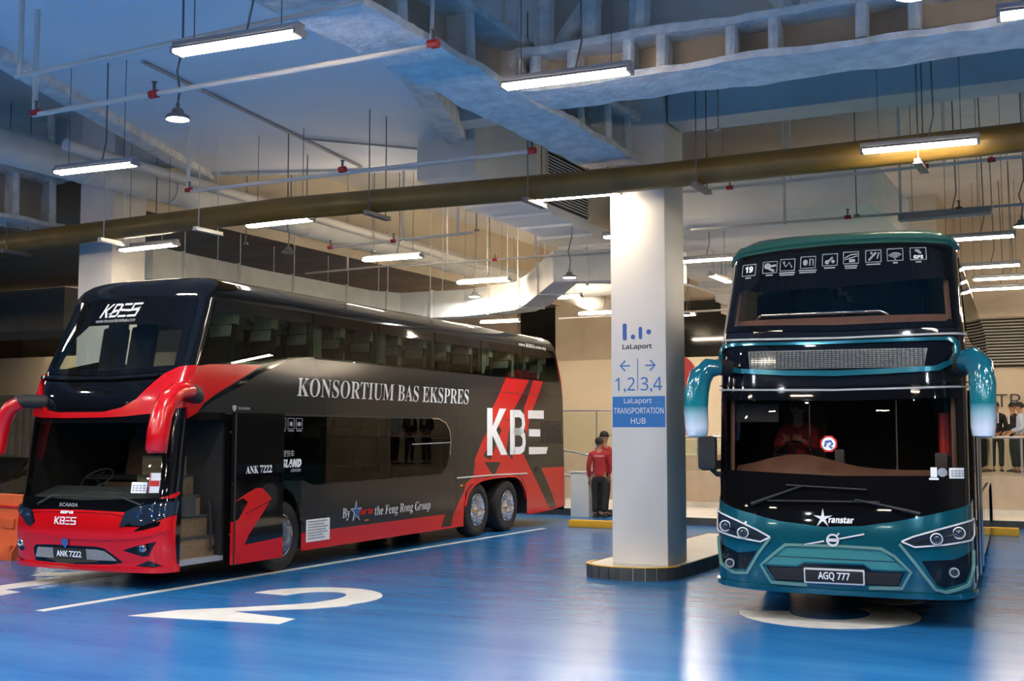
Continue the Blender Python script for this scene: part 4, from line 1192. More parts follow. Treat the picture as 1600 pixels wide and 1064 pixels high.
    for i in range(6):
        a, b = edge[i] + .012, edge[i + 1] - .012
        if i == 0:
            P = [(sh.u0(2.82) + .03, 2.79), (2.0, 2.90), (2.75, 3.02), (b, 3.04), (b, gl_hi), (sh.u0(3.7) + .03, gl_hi), (sh.u0(3.2) + .03, 3.2)]
        elif i == 5: P = [(a, 3.04), (12.74, 3.04), (12.66, 3.35), (12.52, gl_hi), (a, gl_hi)]
        else: P = [(a, 3.04), (b, 3.04), (b, gl_hi), (a, gl_hi)]
        top = [(-9, 3.56), (99, 3.56), (99, 4), (-9, 4)]
        sheet('side_window', P, SD, [GLASSU, FRIT], root, step=.4, off=.008, thick=.008, paints=[(top, 1)])
        m = MB(); uu = seams[min(i, 4)]
        if i < 5: m.span((1.12, uu - .06, 3.0), (1.16, uu + .06, 3.7)); m.build('window_pillar', BLACKM, root)
    for P in ([(2.40, 1.28), (3.08, 1.25), (3.30, 1.18), (5.46, 1.20), (5.46, 2.18), (2.40, 2.18)], [(5.50, 1.20), (7.27, 1.22), (7.46, 1.34), (7.56, 1.55), (7.59, 1.80), (7.52, 2.0), (7.38, 2.12), (7.12, 2.185), (5.50, 2.185)]):
        sheet('side_window', P, SD, GLASSD, root, step=.4, off=.006, thick=.006)
    shape('window_frame', [band([(6.9, 2.19), (7.13, 2.19), (7.40, 2.12), (7.54, 2.0), (7.6, 1.80), (7.57, 1.55)], .02)], SD, CHROME, root, off=.016)
    shape('window_frame', [band([(6.2, 1.75), (7.58, 1.77)], .016)], SD, GREYV, root, off=.014)
    # lettering on the side
    text('side_lettering', bold_serif('KONSORTIUM BAS EKSPRES'), (2.86, 2.47, 8.32, 2.745), SD, SILVERV, root, shear=.12, bold=-.004)
    text('side_lettering', bold_serif('By'), (4.08, .60, 4.31, .79), SD, SILVERV, root, shear=.15)
    text('side_lettering', bold_serif('the Feng Rong Group'), (5.03, .585, 6.86, .775), SD, SILVERV, root, shear=.15)
    star = lambda cx, cy, r, k=.42, rot=0, sx=1: [(cx + sx * (r if i % 2 == 0 else r * k) * math.sin(rot + PI * i / 5), cy + (r if i % 2 == 0 else r * k) * math.cos(rot + PI * i / 5)) for i in range(10)]
    shape('star_logo', [star(4.48, .72, .17, .38)], SD, WHITEV, root, off=.006)
    shape('star_logo', [star(4.48, .72, .14, .38)], SD, BLUEV, root, off=.011)
    text('logo_lettering', sans('ranstar', True), (4.56, .66, 4.98, .755), SD, RED2, root, shear=.2, bold=.03, off=.012)
    text('web_address', bold_serif('www.KBES.com.my'), (10.70, 3.70, 12.12, 3.80), SD, WHITEV, root, off=.014)
    K = [[(9.10, 1.51), (9.33, 1.51), (9.33, 2.42), (9.10, 2.42)], [(9.33, 1.90), (9.72, 1.51), (10.02, 1.51), (9.50, 2.0), (9.95, 2.42), (9.66, 2.42), (9.33, 2.05)]]
    shape('large_letter_k', K, SD, WHITEV, root, off=.006)
    bo = rrect(10.14, 1.51, 10.90, 2.40, .16)
    B = [[(10.14, 1.51), (10.36, 1.51), (10.36, 2.40), (10.14, 2.40)]]
    B += [band([(10.3, 2.33), (10.62, 2.33), (10.76, 2.26), (10.79, 2.12), (10.74, 2.01), (10.6, 1.965), (10.3, 1.965)], .15), band([(10.3, 1.965), (10.64, 1.965), (10.80, 1.88), (10.82, 1.74), (10.77, 1.63), (10.62, 1.585), (10.3, 1.585)], .15)]
    shape('large_letter_b', B, SD, WHITEV, root, off=.006)
    shape('large_letter_e', [[(11.02, 2.235), (11.83, 2.24), (11.83, 2.415), (11.02, 2.405)], [(11.06, 1.87), (11.64, 1.865), (11.64, 2.015), (11.06, 2.02)], [(11.06, 1.50), (11.95, 1.495), (12.05, 1.64), (11.06, 1.65)]], SD, WHITEV, root, off=.006)
    hon = []
    for i in range(15):
        for j in range(7):
            cx = 11.68 + i * .078; cy = 1.73 + j * .066 + (.033 if i % 2 else 0)
            hon.append(circ(cx, cy, .034, .026, 6))
    shape('honeycomb_vent', hon, SD, BLACKM, root, off=.004, thick=.002)
    shape('tank_emblem', [circ(11.48, 1.18, .1, .055, 12)], SD, BLACKM, root, off=.008)
    text('badge_lettering', sans('SCANIA'), (1.52, 2.255, 1.78, 2.29), SD, GREYV, root, bold=.03)
    shape('shield_badge', [[(1.40, 2.31), (1.48, 2.31), (1.48, 2.26), (1.44, 2.225), (1.40, 2.26)]], SD, GREYV, root)
    for i, x in enumerate((2.44, 2.64, 2.84)):
        if i == 0: shape('service_icon', [rrect(x - .03, 2.0, x - .02, 2.15, .002)], SD, GREYV, root, off=.014)
        fr = [(x, 2.0), (x + .15, 2.0), (x + .15, 2.15), (x, 2.15)]
        shape('service_icon', [band([(x, 2.0), (x + .15, 2.0)], .008), band([(x + .15, 2.0), (x + .15, 2.15)], .008), band([(x, 2.15), (x + .15, 2.15)], .008), band([(x, 2.0), (x, 2.15)], .008)] + [circ(x + .075, 2.07, .03 + .01 * i, .035, 8)], SD, GREYV, root, off=.014)
        shape('icon_caption', [rrect(x + .01, 1.965, x + .14, 1.98, .003)], SD, GREYV, root, off=.014)
    text('side_lettering', '联营快车', (2.43, 1.60, 2.80, 1.70), SD, GREYV, root, off=.014, bold=.01)
    text('side_lettering', sans('SSLAND', True), (2.43, 1.45, 2.98, 1.57), SD, WHITEV, root, off=.014, bold=.05, shear=.2)
    text('side_lettering', sans('COACH', True), (2.72, 1.385, 2.97, 1.43), SD, GREYV, root, off=.014, bold=.05, shear=.2)
    lb = shape('notice_sheet', [rrect(3.13, .355, 3.74, .68, .01)], SD, WHITEV, root, off=.008)
    shape('notice_print', [rrect(3.17, .64 - .04 * i, 3.17 + (.5, .42, .53, .46, .5, .38, .44)[i], .655 - .04 * i, .002) for i in range(7)], SD, GREYV, lb, off=.014)
    shape('side_marker', [rrect(4.72, .56, 4.84, .58, .004)], SD, principled('amber_lens', (.7, .2, .02), .2), root, off=.012)
    shape('side_marker', [rrect(7.98, .97, 8.08, 1.0, .004)], SD, MATS['amber_lens'], root, off=.012)

    # ---- entrance with wooden steps and slid-back plug door
    m = MB()
    m.span((.25, .45, .28), (1.22, 1.30, .34), 1)
    for i, (a_, u1, z0, z1) in enumerate(((1.08, 1.28, .34, .60), (.96, 1.28, .60, .86), (.84, 1.28, .86, 1.12), (.72, 1.28, 1.12, 1.38), (.60, 1.28, 1.38, 1.64))):
        us = (.43, .43, .67, .90, .99)[i]
        m.span((.1, us, z0), (a_, u1, z1), 0)
        m.span((.1, us - .02, z1 - .012), (a_ + .02, u1 + .01, z1 + .004), 3)
    m.span((.1, 1.28, .34), (1.2, 1.33, 2.1), 2)
    m.span((-.15, .42, .34), (1.0, .46, 1.05), 2)
    m.build('entrance_steps', [WOOD, GREYV, DARKIN, DASH], root)
    m = MB(); m.tube([(1.16, 1.12, .42), (1.17, 1.10, .75), (1.16, 1.08, 1.06)], .018, 8); m.tube([(1.16, 1.12, .74), (1.10, 1.25, .78)], .014, 6); m.tube([(1.16, 1.08, 1.06), (1.1, 1.2, 1.1)], .014, 6); m.tube([(1.16, 1.12, .45), (1.1, 1.25, .45)], .02, 6)
    m.build('door_handrail', BLACKM, root)
    dmap = lambda u, v: (1.36, u, v)
    g1 = [(1.30, 1.03), (1.55, 1.13), (1.77, 1.20), (1.91, 1.195), (2.12, 1.05), (1.95, .88), (1.62, .58), (1.36, .20), (1.30, .20)]
    dp = sheet('door_panel', [(1.30, .22), (2.39, .22), (2.39, 2.21), (1.30, 2.21)], dmap, [BLACKG, RED2], root, step=.4, off=.02, thick=.05,
               paints=[(g1, 1), ([(1.52, .46), (2.39, .50), (2.39, .2), (1.38, .2)], 1), ([(1.3, 1.03), (1.5, 1.08), (1.6, 1.02), (1.4, .8), (1.3, .78)], 0), (band([(1.56, .87), (1.75, .92), (2.12, 1.02)], .012), 0)])
    shape('door_window', [rrect(1.34, 1.26, 2.35, 2.16, .04)], dmap, FRIT, dp, off=.026)
    shape('door_frame', [band([(1.31, .22), (1.31, 2.2)], .03)], dmap, BLACKM, dp, off=.03)
    text('door_lettering', bold_serif('ANK 7222'), (1.53, 1.40, 2.10, 1.505), dmap, WHITEV, dp, off=.034)
    m = MB(); m.tube([(1.2, 1.35, 1.95), (1.33, 1.45, 1.95)], .02, 6); m.build('door_arm', BLACKM, root)
    m = MB(); m.tube([(1.2, 1.35, .6), (1.33, 1.45, .6)], .02, 6); m.build('door_arm', BLACKM, root)

    # ---- other side, rear, roof, underside
    upwin_l = [(.78, 2.80), (1.5, 2.95), (12.5, 3.0), (12.5, 3.66), (1.25, 3.66)]
    sheet('side_panel', [(sh.u0(v), v) for v in [V2 - i * (V2 - .24) / 16 for i in range(17)]] + [(12.2, .30)] + rear, SL, [GREYP], root, step=.6, flip=True,
          holes=[upwin_l, [(3, 1.25), (7.4, 1.25), (7.4, 2.15), (3, 2.15)], arch_f, arch_r])
    for i in range(5):
        sheet('side_window', [((1.3 + 2.26 * i) if i else .75, 2.98 if i else 2.77), (3.54 + 2.26 * i, 2.98), (3.54 + 2.26 * i, 3.68), ((1.3 + 2.26 * i) if i else 1.22, 3.68)], SL, GLASSL, root, step=.6, flip=True, off=.005, thick=.005)
    sheet('side_window', [(2.98, 1.22), (7.42, 1.22), (7.42, 2.18), (2.98, 2.18)], SL, GLASSD, root, step=.6, flip=True, off=.005, thick=.005)
    rear_sheet(sh, REAR, GREYP, root)
    roof_cap('roof', sh, lerp_table(REAR, V2) - sh.r, BLACKG, root)
    m = MB()
    m.span((-1.1, .75, .3), (.2, 1.3, .85)); m.span((-1.2, 3.05, .28), (1.18, 8.0, .9)); m.span((-.7, 1.3, .3), (.7, 12.6, .9)); m.span((-1.2, 11.1, .4), (1.18, 12.6, 1.9))
    m.span((-1.2, .7, 2.2), (1.2, 12.7, 2.32)); m.span((-1.19, 1.3, 1.3), (.05, 2.9, 1.36)); m.span((-1.19, 2.9, 2.32), (-1.17, 12.6, 2.95)); m.span((-1.19, 7.7, .9), (1.18, 7.75, 2.2))
    m.span((-1.2, 7.8, 1.3), (1.17, 12.6, 2.2))
    m.build('chassis', DARKIN, root)
    m = MB(); m.span((-1.05, .62, .86), (1.0, 1.0, 1.12)); m.loft([[(-1.05, .25 + k, .95), (.95, .25 + k, .95), (.95, .25 + k, 1.12 + h), (-1.05, .25 + k, 1.12 + h)] for k, h in ((0, 0), (.2, .06), (.4, .12), (.55, .10), (.6, -.1))])
    m.build('dashboard', DASH, root)
    m = MB(); m.lathe([(.22, -.012), (.235, 0), (.22, .012), (.205, 0)], c=(0, 0, 0), axis='Z', n=28, closed=True); m.box((0, 0, 0), (.42, .03, .015)); m.box((0, .08, 0), (.03, .16, .015)); m.cyl((0, 0, 0), (0, 0, -.3), .03, 10)
    sw_ = m.build('steering_wheel', BLACKM, root); sw_.location = (-.55, .85, 1.33); sw_.rotation_euler = (.6, 0, 0)
    for a_, u_ in ((-.55, 1.45), (.42, 1.25)): add_seat(root, a_, u_, .78, .55, LEATHER, cover=False)
    for k, (a_, w_) in enumerate(((-.72, .95), (.08, .5), (.72, .95))):
        for r in range(13):
            u_ = (4.0, 3.2, 1.25)[k] + .88 * r
            if u_ > 12.2: continue
            if k == 0 and r in (5,): continue
            add_seat(root, a_, u_, 2.32, w_)
    add_seat(root, -.86, 1.15, 2.32, .46, cover=False); add_seat(root, -.34, 1.15, 2.32, .46, cover=False)
    for r in range(5): add_seat(root, .65, 3.5 + .85 * r, .95, .95)
    for u_ in (3.62, 4.25, 5.5, 6.9, 8.7, 9.4, 10.6, 12.1):
        m = MB(); n = 12
        rings = []
        for zz, q in ((2.95, 1.0), (3.3, .8), (3.68, 1.0)):
            ring = []
            for j in range(n + 1): ring.append((1.06 + .015 * math.sin(j * 2.4), u_ - .16 * q + .32 * q * j / n, zz))
            rings.append(ring + [(p[0] - .01, p[1], p[2]) for p in ring[::-1]])
        m.loft(rings); m.build('curtain', CREAMC, root, smooth=60)
    for s in (1, -1):
        make_wheel(root, s * 1.08, 2.55, s, None); make_wheel(root, s * 1.08, 8.76, s, None); make_wheel(root, s * 1.08, 10.09, s, None)

    # ---- mirrors
    m = MB(); m.tube([(1.2, .72, 2.40), (1.32, .55, 2.44), (1.40, .38, 2.47)], [.11, .11, .10], 12, mi=1)
    m.tube([(1.36, .48, 2.46), (1.41, .28, 2.48), (1.44, .08, 2.45), (1.45, -.08, 2.34), (1.44, -.18, 2.16), (1.43, -.22, 1.95), (1.42, -.24, 1.74), (1.42, -.24, 1.70)], [.09, .105, .115, .125, .13, .135, .13, .10], 16, mi=0)
    m.build('side_mirror', [RED, BLACKM], root, smooth=60)
    m = MB(); m.tube([(-.95, .3, 2.35), (-1.08, .05, 2.36), (-1.16, .0, 2.34)], [.09, .09, .09], 12, mi=1)
    m.tube([(-1.10, .02, 2.345), (-1.24, -.02, 2.27), (-1.34, -.04, 2.12), (-1.40, -.05, 1.92), (-1.42, -.06, 1.74), (-1.42, -.06, 1.66)], [.09, .10, .11, .12, .12, .09], 16, mi=0)
    m.build('side_mirror', [RED, BLACKM], root, smooth=60)
    return root


COACH_A = build_coach1()
# ---------------------------------------------------------------- teal and black double-decker coach
def build_coach2():
    root = empty('double_decker_bus', (-2.53, 12.362, 0), 0.064)
    tag(root, 'teal and black double-decker coach with plate AGQ 777 facing the camera', 'bus')
    sh = COACH2; S = sh.S; FR = sh.front; V2 = sh.v2
    SD = lambda u, v: sh.side(u, v, 1)
    SL = lambda u, v: sh.side(u, v, -1)
    REAR = [(0, 11.95), (3.0, 11.98), (3.82, 11.8), (4.4, 11.75)]
    ws_up = [(-1.18, 3.07), (0, 3.03), (1.20, 3.05), (1.17, 3.86), (.6, 3.92), (0, 3.93), (-.6, 3.9), (-1.13, 3.84)]
    ws_lo = [(-1.22, 1.50), (0, 1.46), (1.24, 1.48), (1.22, 2.36), (0, 2.33), (-1.2, 2.36)]
    brow = [(-S, 3.80), (-1.2, 3.90), (-.6, 3.955), (0, 3.98), (.6, 3.97), (1.2, 3.93), (S, 3.86), (S, 4.6), (-S, 4.6)]
    sheet('front_panel', [(-S, 1.1), (S, 1.1), (S, V2), (-S, V2)], FR, [BLACKG, TEALR], root, step=.12, ystep=.1, holes=[ws_up, ws_lo], paints=[(brow, 1)])
    sheet('roof_brow', [(-S, 3.83), (-1.2, 3.93), (-.6, 3.985), (0, 4.01), (.6, 4.0), (1.2, 3.96), (S, 3.89), (S, 3.96), (1.2, 4.03), (.6, 4.07), (0, 4.08), (-.6, 4.06), (-1.2, 4.0), (-S, 3.90)], FR, TEALR, root, step=.1, off=.035, thick=.05)
    upc = [(-1.13, 3.10), (0, 3.065), (1.19, 3.08), (1.17, 3.55), (.4, 3.50), (-.2, 3.48), (-.85, 3.46), (-1.10, 3.52)]
    sheet('upper_windscreen', [(-1.21, 3.04), (0, 3.0), (1.23, 3.02), (1.20, 3.89), (.6, 3.945), (0, 3.955), (-.6, 3.93), (-1.16, 3.87)], FR, [FRIT, GLASSC], root, step=.12, off=.012, thick=.012, paints=[(upc, 1)])
    loc_ = [(-1.15, 1.55), (0, 1.505), (1.19, 1.52), (1.17, 2.30), (0, 2.27), (-1.15, 2.30)]
    sheet('lower_windscreen', [(-1.29, 1.17), (-1.0, 1.08), (-.58, 1.01), (-.12, .97), (.25, .985), (.56, 1.03), (.93, 1.11), (1.29, 1.18), (1.27, 2.39), (0, 2.36), (-1.25, 2.39)], FR, [FRIT, GLASSC], root, step=.12, off=.012, thick=.012, paints=[(loc_, 1)])
    for v, w, mt in ((2.955, .02, GREYV), (2.415, .018, GREYV), (2.46, .02, BLACKG)):
        sheet('face_moulding', band([(-S, v), (-.7, v - .02), (0, v - .03), (.7, v - .02), (S, v)], w), FR, mt, root, off=.02, thick=.02)
    ring = [(-1.27, 2.72), (-1.22, 2.64), (-1.02, 2.58), (-.5, 2.54), (0, 2.525), (.5, 2.54), (1.0, 2.565), (1.15, 2.65), (1.20, 2.74), (1.20, 2.86), (1.14, 2.905), (.5, 2.895), (0, 2.89), (-.5, 2.89), (-1.08, 2.905), (-1.24, 2.88), (-1.28, 2.82)]
    inr = [(x * .955, 2.735 + (y - 2.725) * .76) for x, y in ring]
    sheet('display_surround', ring, FR, TEAL, root, step=.1, off=.045, thick=.045, holes=[inr])
    sheet('display_panel', inr, FR, FRIT, root, step=.12, off=.018, thick=.01)
    led = noisy('display_dots', (.10, .11, .11), (.16, .17, .17), 40, .5)
    nt = led.node_tree; ck = nt.nodes.new('ShaderNodeTexVoronoi'); ck.inputs['Scale'].default_value = 55
    shape('destination_display', [[(-.88, 2.615), (.86, 2.605), (.90, 2.80), (-.90, 2.81)]], FR, led, root, off=.026, step=.12)
    shape('display_rows', [band([(-.88, 2.63 + .02 * i), (0, 2.622 + .02 * i), (.87, 2.62 + .02 * i)], .004) for i in range(9)] + [band([(-.87 + .04 * i, 2.615), (-.87 + .04 * i, 2.80)], .005) for i in range(44)], FR, BLACKG, root, off=.032, step=.3)
    # lower face
    top = [(-S, 1.28), (-1.3, 1.225), (-1.0, 1.13), (-.58, 1.03), (-.12, .985), (.25, 1.005), (.56, 1.055), (.93, 1.14), (1.3, 1.235), (S, 1.28)]
    bot = [(S, .31), (1.2, .295), (.6, .30), (0, .305), (-.7, .335), (-1.2, .38), (-S, .40)]
    bot = [(S, .31), (1.2, .30), (.6, .30), (0, .305), (-.6, .31), (-1.2, .33), (-S, .34)]
    fogL = [(-1.27, .82), (-1.24, .60), (-1.10, .52), (-.93, .52), (-.80, .72), (-1.0, .69), (-1.2, .76)]
    fogR = [(.80, .68), (.93, .45), (1.0, .42), (1.21, .48), (1.29, .62), (1.31, .78), (1.1, .70)]
    hexd = [(-.71, .575), (-.40, .575), (-.32, .615), (.26, .62), (.33, .57), (.65, .57), (.58, .425), (-.62, .425)]
    sheet('bumper', top + bot, FR, [TEAL, FRIT, TEALL, BLACKM], root, step=.1, off=.022, thick=.06,
          paints=[([(-.50, .785), (.42, .78), (.56, .67), (-.66, .68)], 2), ([(-.66, .67), (.56, .66), (.66, .585), (.33, .585), (.26, .635), (-.32, .63), (-.40, .59), (-.73, .59)], 2), (hexd, 1),
                  (fogL, 1), (fogR, 1), (band([(-.62, .42), (-.62, .30)], .008), 3), (band([(.59, .42), (.59, .28)], .008), 3), (band([(-.64, .675), (0, .665), (.58, .66)], .007), 3)])
    for pts in ([(-.66, .86), (-.78, .70), (-.91, .49), (-1.06, .485), (-1.22, .56), (-1.30, .84)], [(.60, .84), (.74, .66), (.92, .41), (1.02, .385), (1.24, .45), (1.34, .62), (1.36, .78)],
                [(-.50, .80), (-.60, .72), (-.76, .58), (-.66, .41), (-.3, .40)], [(.42, .795), (.55, .72), (.70, .57), (.61, .41), (.3, .40)], [(-.52, .795), (0, .80), (.44, .79)]):
        sheet('bumper_trim', band(pts, .028), FR, PALET, root, step=.1, off=.04, thick=.03)
    sheet('bumper_lip', band([(-S, .385), (-1.0, .36), (-.6, .345), (0, .34), (.6, .34), (1.0, .34), (S, .37)], .05), FR, TEAL, root, step=.1, off=.05, thick=.04)
    sheet('grille', [(-.62, .44), (.57, .44), (.62, .555), (.33, .555), (-.38, .56), (-.68, .56)], FR, BLACKM, root, off=.028, thick=.01)
    np_ = sheet('number_plate', rrect(-.325, .43, .265, .575, .01), FR, SILVERV, root, off=.05, thick=.02)
    shape('plate_face', [rrect(-.31, .445, .25, .56, .008)], FR, BLACKM, np_, off=.055)
    text('plate_characters', sans('AGQ 777'), (-.185, .462, .125, .547), FR, WHITEV, np_, off=.062, bold=.03)
    for s_, pts in ((1, [(.62, .865), (.73, .915), (.95, .985), (1.18, 1.05), (1.36, 1.09), (1.40, 1.04), (1.37, .93), (1.28, .885), (1.0, .84), (.74, .815)]),
                    (-1, [(-.66, .865), (-.80, .935), (-1.0, 1.015), (-1.16, 1.07), (-1.34, 1.12), (-1.38, 1.07), (-1.36, .96), (-1.26, .90), (-1.0, .845), (-.76, .815)])):
        hl = sheet('headlight', pts, FR, LENS, root, step=.08, off=.035, thick=.05)
        sheet('chrome_edge', band(pts + [pts[0]], .016), FR, SILVERV, hl, step=.1, off=.042, thick=.01)
        for k, (cx, cy, r) in enumerate(((.95 * s_, .90, .058), (1.17 * s_, .96, .058))):
            p = Vector(FR(cx, cy + .0)); q = MB()
            q.lathe([(r, -.04), (r * 1.05, -.065), (r * .9, -.07), (r * .82, -.05)], c=tuple(p), axis='Y', n=24, mi=1); q.lathe([(r * .8, -.045), (r * .6, -.062), (r * .3, -.07), (0, -.072)], c=tuple(p), axis='Y', n=24, mi=0)
            q.build('lamp', [LENS, SILVERV], hl)
        sheet('lamp_bar', band([(.76 * s_, .86), (.90 * s_, .89)], .014), FR, CHROME, hl, off=.044, thick=.01)
        sheet('lamp_bar', band([(1.01 * s_, .92), (1.12 * s_, .945)], .012), FR, CHROME, hl, off=.044, thick=.01)
        p = FR(1.11 * s_, .575); q = MB(); q.lathe([(.045, -.03), (.05, -.055), (.04, -.06), (.034, -.045)], c=p, axis='Y', n=20); q.lathe([(.036, -.045), (.02, -.052), (0, -.053)], c=p, axis='Y', n=20, mi=1); q.build('fog_lamp', [GREYV, LENS], root)
    # emblem with its diagonal bar
    shape('nose_bar', [band([(-.31, .805), (-.12, .845)], .014), band([(.03, .872), (.27, .925)], .014)], FR, SILVERV, root, off=.04)
    q = MB(); p = FR(-.035, .86); q.lathe([(.062, -.03), (.064, -.045), (.046, -.045), (.044, -.03)], c=p, axis='Y', n=28); q.box((p[0], p[1] - .042, p[2]), (.10, .012, .03)); q.tube([(p[0] + .04, p[1] - .04, p[2] + .045), (p[0] + .065, p[1] - .04, p[2] + .07)], .01, 6)
    q.build('nose_emblem', SILVERV, root)
    star = lambda cx, cy, r, k=.38: [(cx + (r if i % 2 == 0 else r * k) * math.sin(PI * i / 5), cy + (r if i % 2 == 0 else r * k) * math.cos(PI * i / 5)) for i in range(10)]
    shape('star_logo', [star(-.135, 1.07, .10, .27)], FR, SILVERV, root, off=.02)
    text('logo_lettering', sans('ranstar', True), (-.08, 1.025, .17, 1.085), FR, SILVERV, root, off=.02, shear=.15, bold=.03)
    # round badge on the windscreen
    octa = [(-.07 + .09 * math.cos(PI / 8 + i * PI / 4), 1.83 + .09 * math.sin(PI / 8 + i * PI / 4)) for i in range(8)]
    shape('round_sticker', [octa], FR, RED2, root, off=.02)
    shape('round_sticker', [circ(-.07, 1.83, .068)], FR, WHITEV, root, off=.024)
    shape('sticker_print', [band([(-.11, 1.80), (-.09, 1.85), (-.05, 1.86), (-.03, 1.83), (-.06, 1.80), (-.03, 1.785)], .022), [(-.12, 1.85), (-.08, 1.87), (-.06, 1.84)]], FR, BLUEV, root, off=.028)
    shape('sticker', [rrect(.90, 1.50, .96, 1.60, .005), rrect(.885, 1.475, .975, 1.495, .003)], FR, WHITEV, root, off=.02)
    shape('sticker', [circ(1.01, 1.55, .045)], FR, GREYV, root, off=.02)
    shape('sticker', [rrect(1.075, 1.49, 1.225, 1.595, .005)], FR, WHITEV, root, off=.02)
    shape('sticker_print', [rrect(1.09 + .035 * i, 1.51 + .025 * j, 1.115 + .035 * i, 1.522 + .025 * j, .002) for i in range(4) for j in range(3)], FR, GREYV, root, off=.024)
    # row of service icons on the black band
    IC = [(-1.00, 3.73), (-.75, 3.745), (-.55, 3.76), (-.32, 3.775), (-.08, 3.79), (.15, 3.80), (.39, 3.805), (.62, 3.81), (.86, 3.81)]
    for i, (x, y) in enumerate(IC):
        h_, w_ = .065, .082
        fr = [band([(x - w_, y - h_), (x + w_, y - h_)], .008), band([(x - w_, y + h_), (x + w_, y + h_)], .008), band([(x - w_, y - h_), (x - w_, y + h_)], .008), band([(x + w_, y - h_), (x + w_, y + h_)], .008)]
        g = []
        if i == 1: g = [circ(x - .03, y + .015, .04, .035, 10), band([(x, y + .01), (x + .07, y + .02)], .025), band([(x - .02, y - .01), (x + .05, y - .045)], .025)]
        if i == 2: g = [band([(x - .05, y + .03), (x - .02, y - .02), (x + .02, y + .03), (x + .05, y - .03)], .012), circ(x - .04, y + .03, .014, None, 8)]
        if i == 3: g = [circ(x - .03, y, .028, .035, 8), band([(x + .02, y - .035), (x + .02, y + .04), (x + .055, y + .03), (x + .055, y - .04)], .014)]
        if i == 4: g = [band([(x - .04, y - .04), (x + .03, y + .03)], .022), circ(x - .03, y - .025, .025, None, 8), circ(x + .035, y - .02, .02, None, 8)]
        if i == 5: g = [band([(x - .07, y), (x, y + .035), (x + .07, y + .04)], .012), band([(x - .07, y - .02), (x + .07, y + .02)], .010), rrect(x - .02, y - .05, x + .045, y - .015, .006)]
        if i == 6: g = [band([(x - .05, y - .045), (x - .01, y + .0), (x + .03, y + .04)], .022), circ(x - .02, y + .035, .014, None, 8), band([(x + .04, y - .03), (x + .06, y + .04)], .012)]
        if i == 7: g = [circ(x, y - .045, .01, None, 8)] + [band([(x + r * math.cos(math.radians(t)), y - .045 + r * .8 * math.sin(math.radians(t))) for t in range(40, 150, 18)], .013) for r in (.03, .055, .08)]
        if i == 8: g = [band([(x - .03, y + .045), (x + .03, y + .005)], .024), circ(x, y + .03, .018, None, 8)]
        shape('service_icon', fr + g, FR, GREYV, root, off=.02, step=.5)
        if i == 0: text('icon_lettering', sans('19', True), (x - .05, y - .03, x + .05, y + .045), FR, WHITEV, root, off=.02, bold=.03)
        if i == 8: text('icon_lettering', sans('GPS', True), (x - .05, y - .055, x + .05, y - .015), FR, WHITEV, root, off=.02, bold=.03)
        cw = (.035, .04, .09, .10, .06, .07, .075, .025, .03)[i]
        shape('icon_caption', [rrect(x - cw, y - .098, x + cw, y - .083, .003)] + ([rrect(x - cw * .9, y - .122, x + cw * .9, y - .107, .003)] if i in (2, 3, 5) else []), FR, GREYV, root, off=.02, step=.5)
    # wipers
    for pts, bl in (([(-.86, 1.20), (-.6, 1.30), (-.33, 1.40)], [(-.50, 1.405), (.3, 1.37)]), ([(.80, 1.14), (.45, 1.22), (.18, 1.27)], [(-.70, 1.24), (.42, 1.25)])):
        q = MB(); q.tube([Vector(FR(*p)) + Vector((0, -.05, 0)) for p in pts], [.022, .014, .01], 6); q.tube([Vector(FR(bl[0][0] + (bl[1][0] - bl[0][0]) * t / 6, bl[0][1] + (bl[1][1] - bl[0][1]) * t / 6)) + Vector((0, -.04, 0)) for t in range(7)], .010, 6)
        q.build('wiper', BLACKM, root)

    # ---- sides
    bnd = [(sh.u0(v), v) for v in [V2 - i * (V2 - .31) / 24 for i in range(25)]]
    rear = [(lerp_table(REAR, v) - sh.vz(v)[1], v) for v in [.34 + i * (V2 - .34) / 12 for i in range(13)]]
    arch_f = [(1.95, .1), (1.97, .6), (2.07, .88), (2.25, 1.07), (2.47, 1.16), (2.67, 1.16), (2.85, 1.08), (2.99, .88), (3.05, .65), (3.07, .1)]
    arch_r = [(x - .55, y) for x, y in [(8.10, .1), (8.16, .6), (8.3, .84), (8.55, .99), (8.9, 1.06), (9.5, 1.09), (10.1, 1.09), (10.42, 1.07), (10.66, .98), (10.85, .8), (10.95, .6), (10.96, .1)]]
    upw = [(1.0, 3.05), (11.7, 3.05), (11.6, 3.78), (1.1, 3.78)]
    loww = [(3.2, 1.5), (7.4, 1.5), (7.4, 2.3), (3.2, 2.3)]
    for sgn, mp in ((1, SD), (-1, SL)):
        sheet('side_panel', bnd + [(sh.u0(.31), .31), (11.4, .33)] + rear, mp, [TEAL, BLACKG, TEALR, TEALL], root, step=.4, ystep=.3, flip=sgn < 0, holes=[arch_f, arch_r, upw, loww],
              paints=[([(0, 1.25), (13, 1.25), (13, 2.45), (0, 2.45)], 1), ([(0, 2.9), (13, 2.9), (13, 3.86), (0, 3.86)], 1), ([(0, 3.86), (13, 3.86), (13, 5), (0, 5)], 2), ([(0, 2.45), (.9, 2.45), (.9, 2.9), (0, 2.9)], 1)])
        for i in range(6):
            a = .92 + i * 1.81
            sheet('side_window', [(a, 3.02), (a + 1.79, 3.02), (a + 1.79, 3.81), (a, 3.81)], mp, GLASSD, root, step=.6, flip=sgn < 0, off=.008, thick=.008)
        sheet('side_window', [(3.17, 1.47), (7.43, 1.47), (7.43, 2.33), (3.17, 2.33)], mp, GLASSD, root, step=.6, flip=sgn < 0, off=.008, thick=.008)
        for v in (.62, 1.22): sheet('side_moulding', band([(.6, v), (1.9, v)], .03), mp, CHROME, root, step=.6, flip=sgn < 0, off=.02, thick=.02)
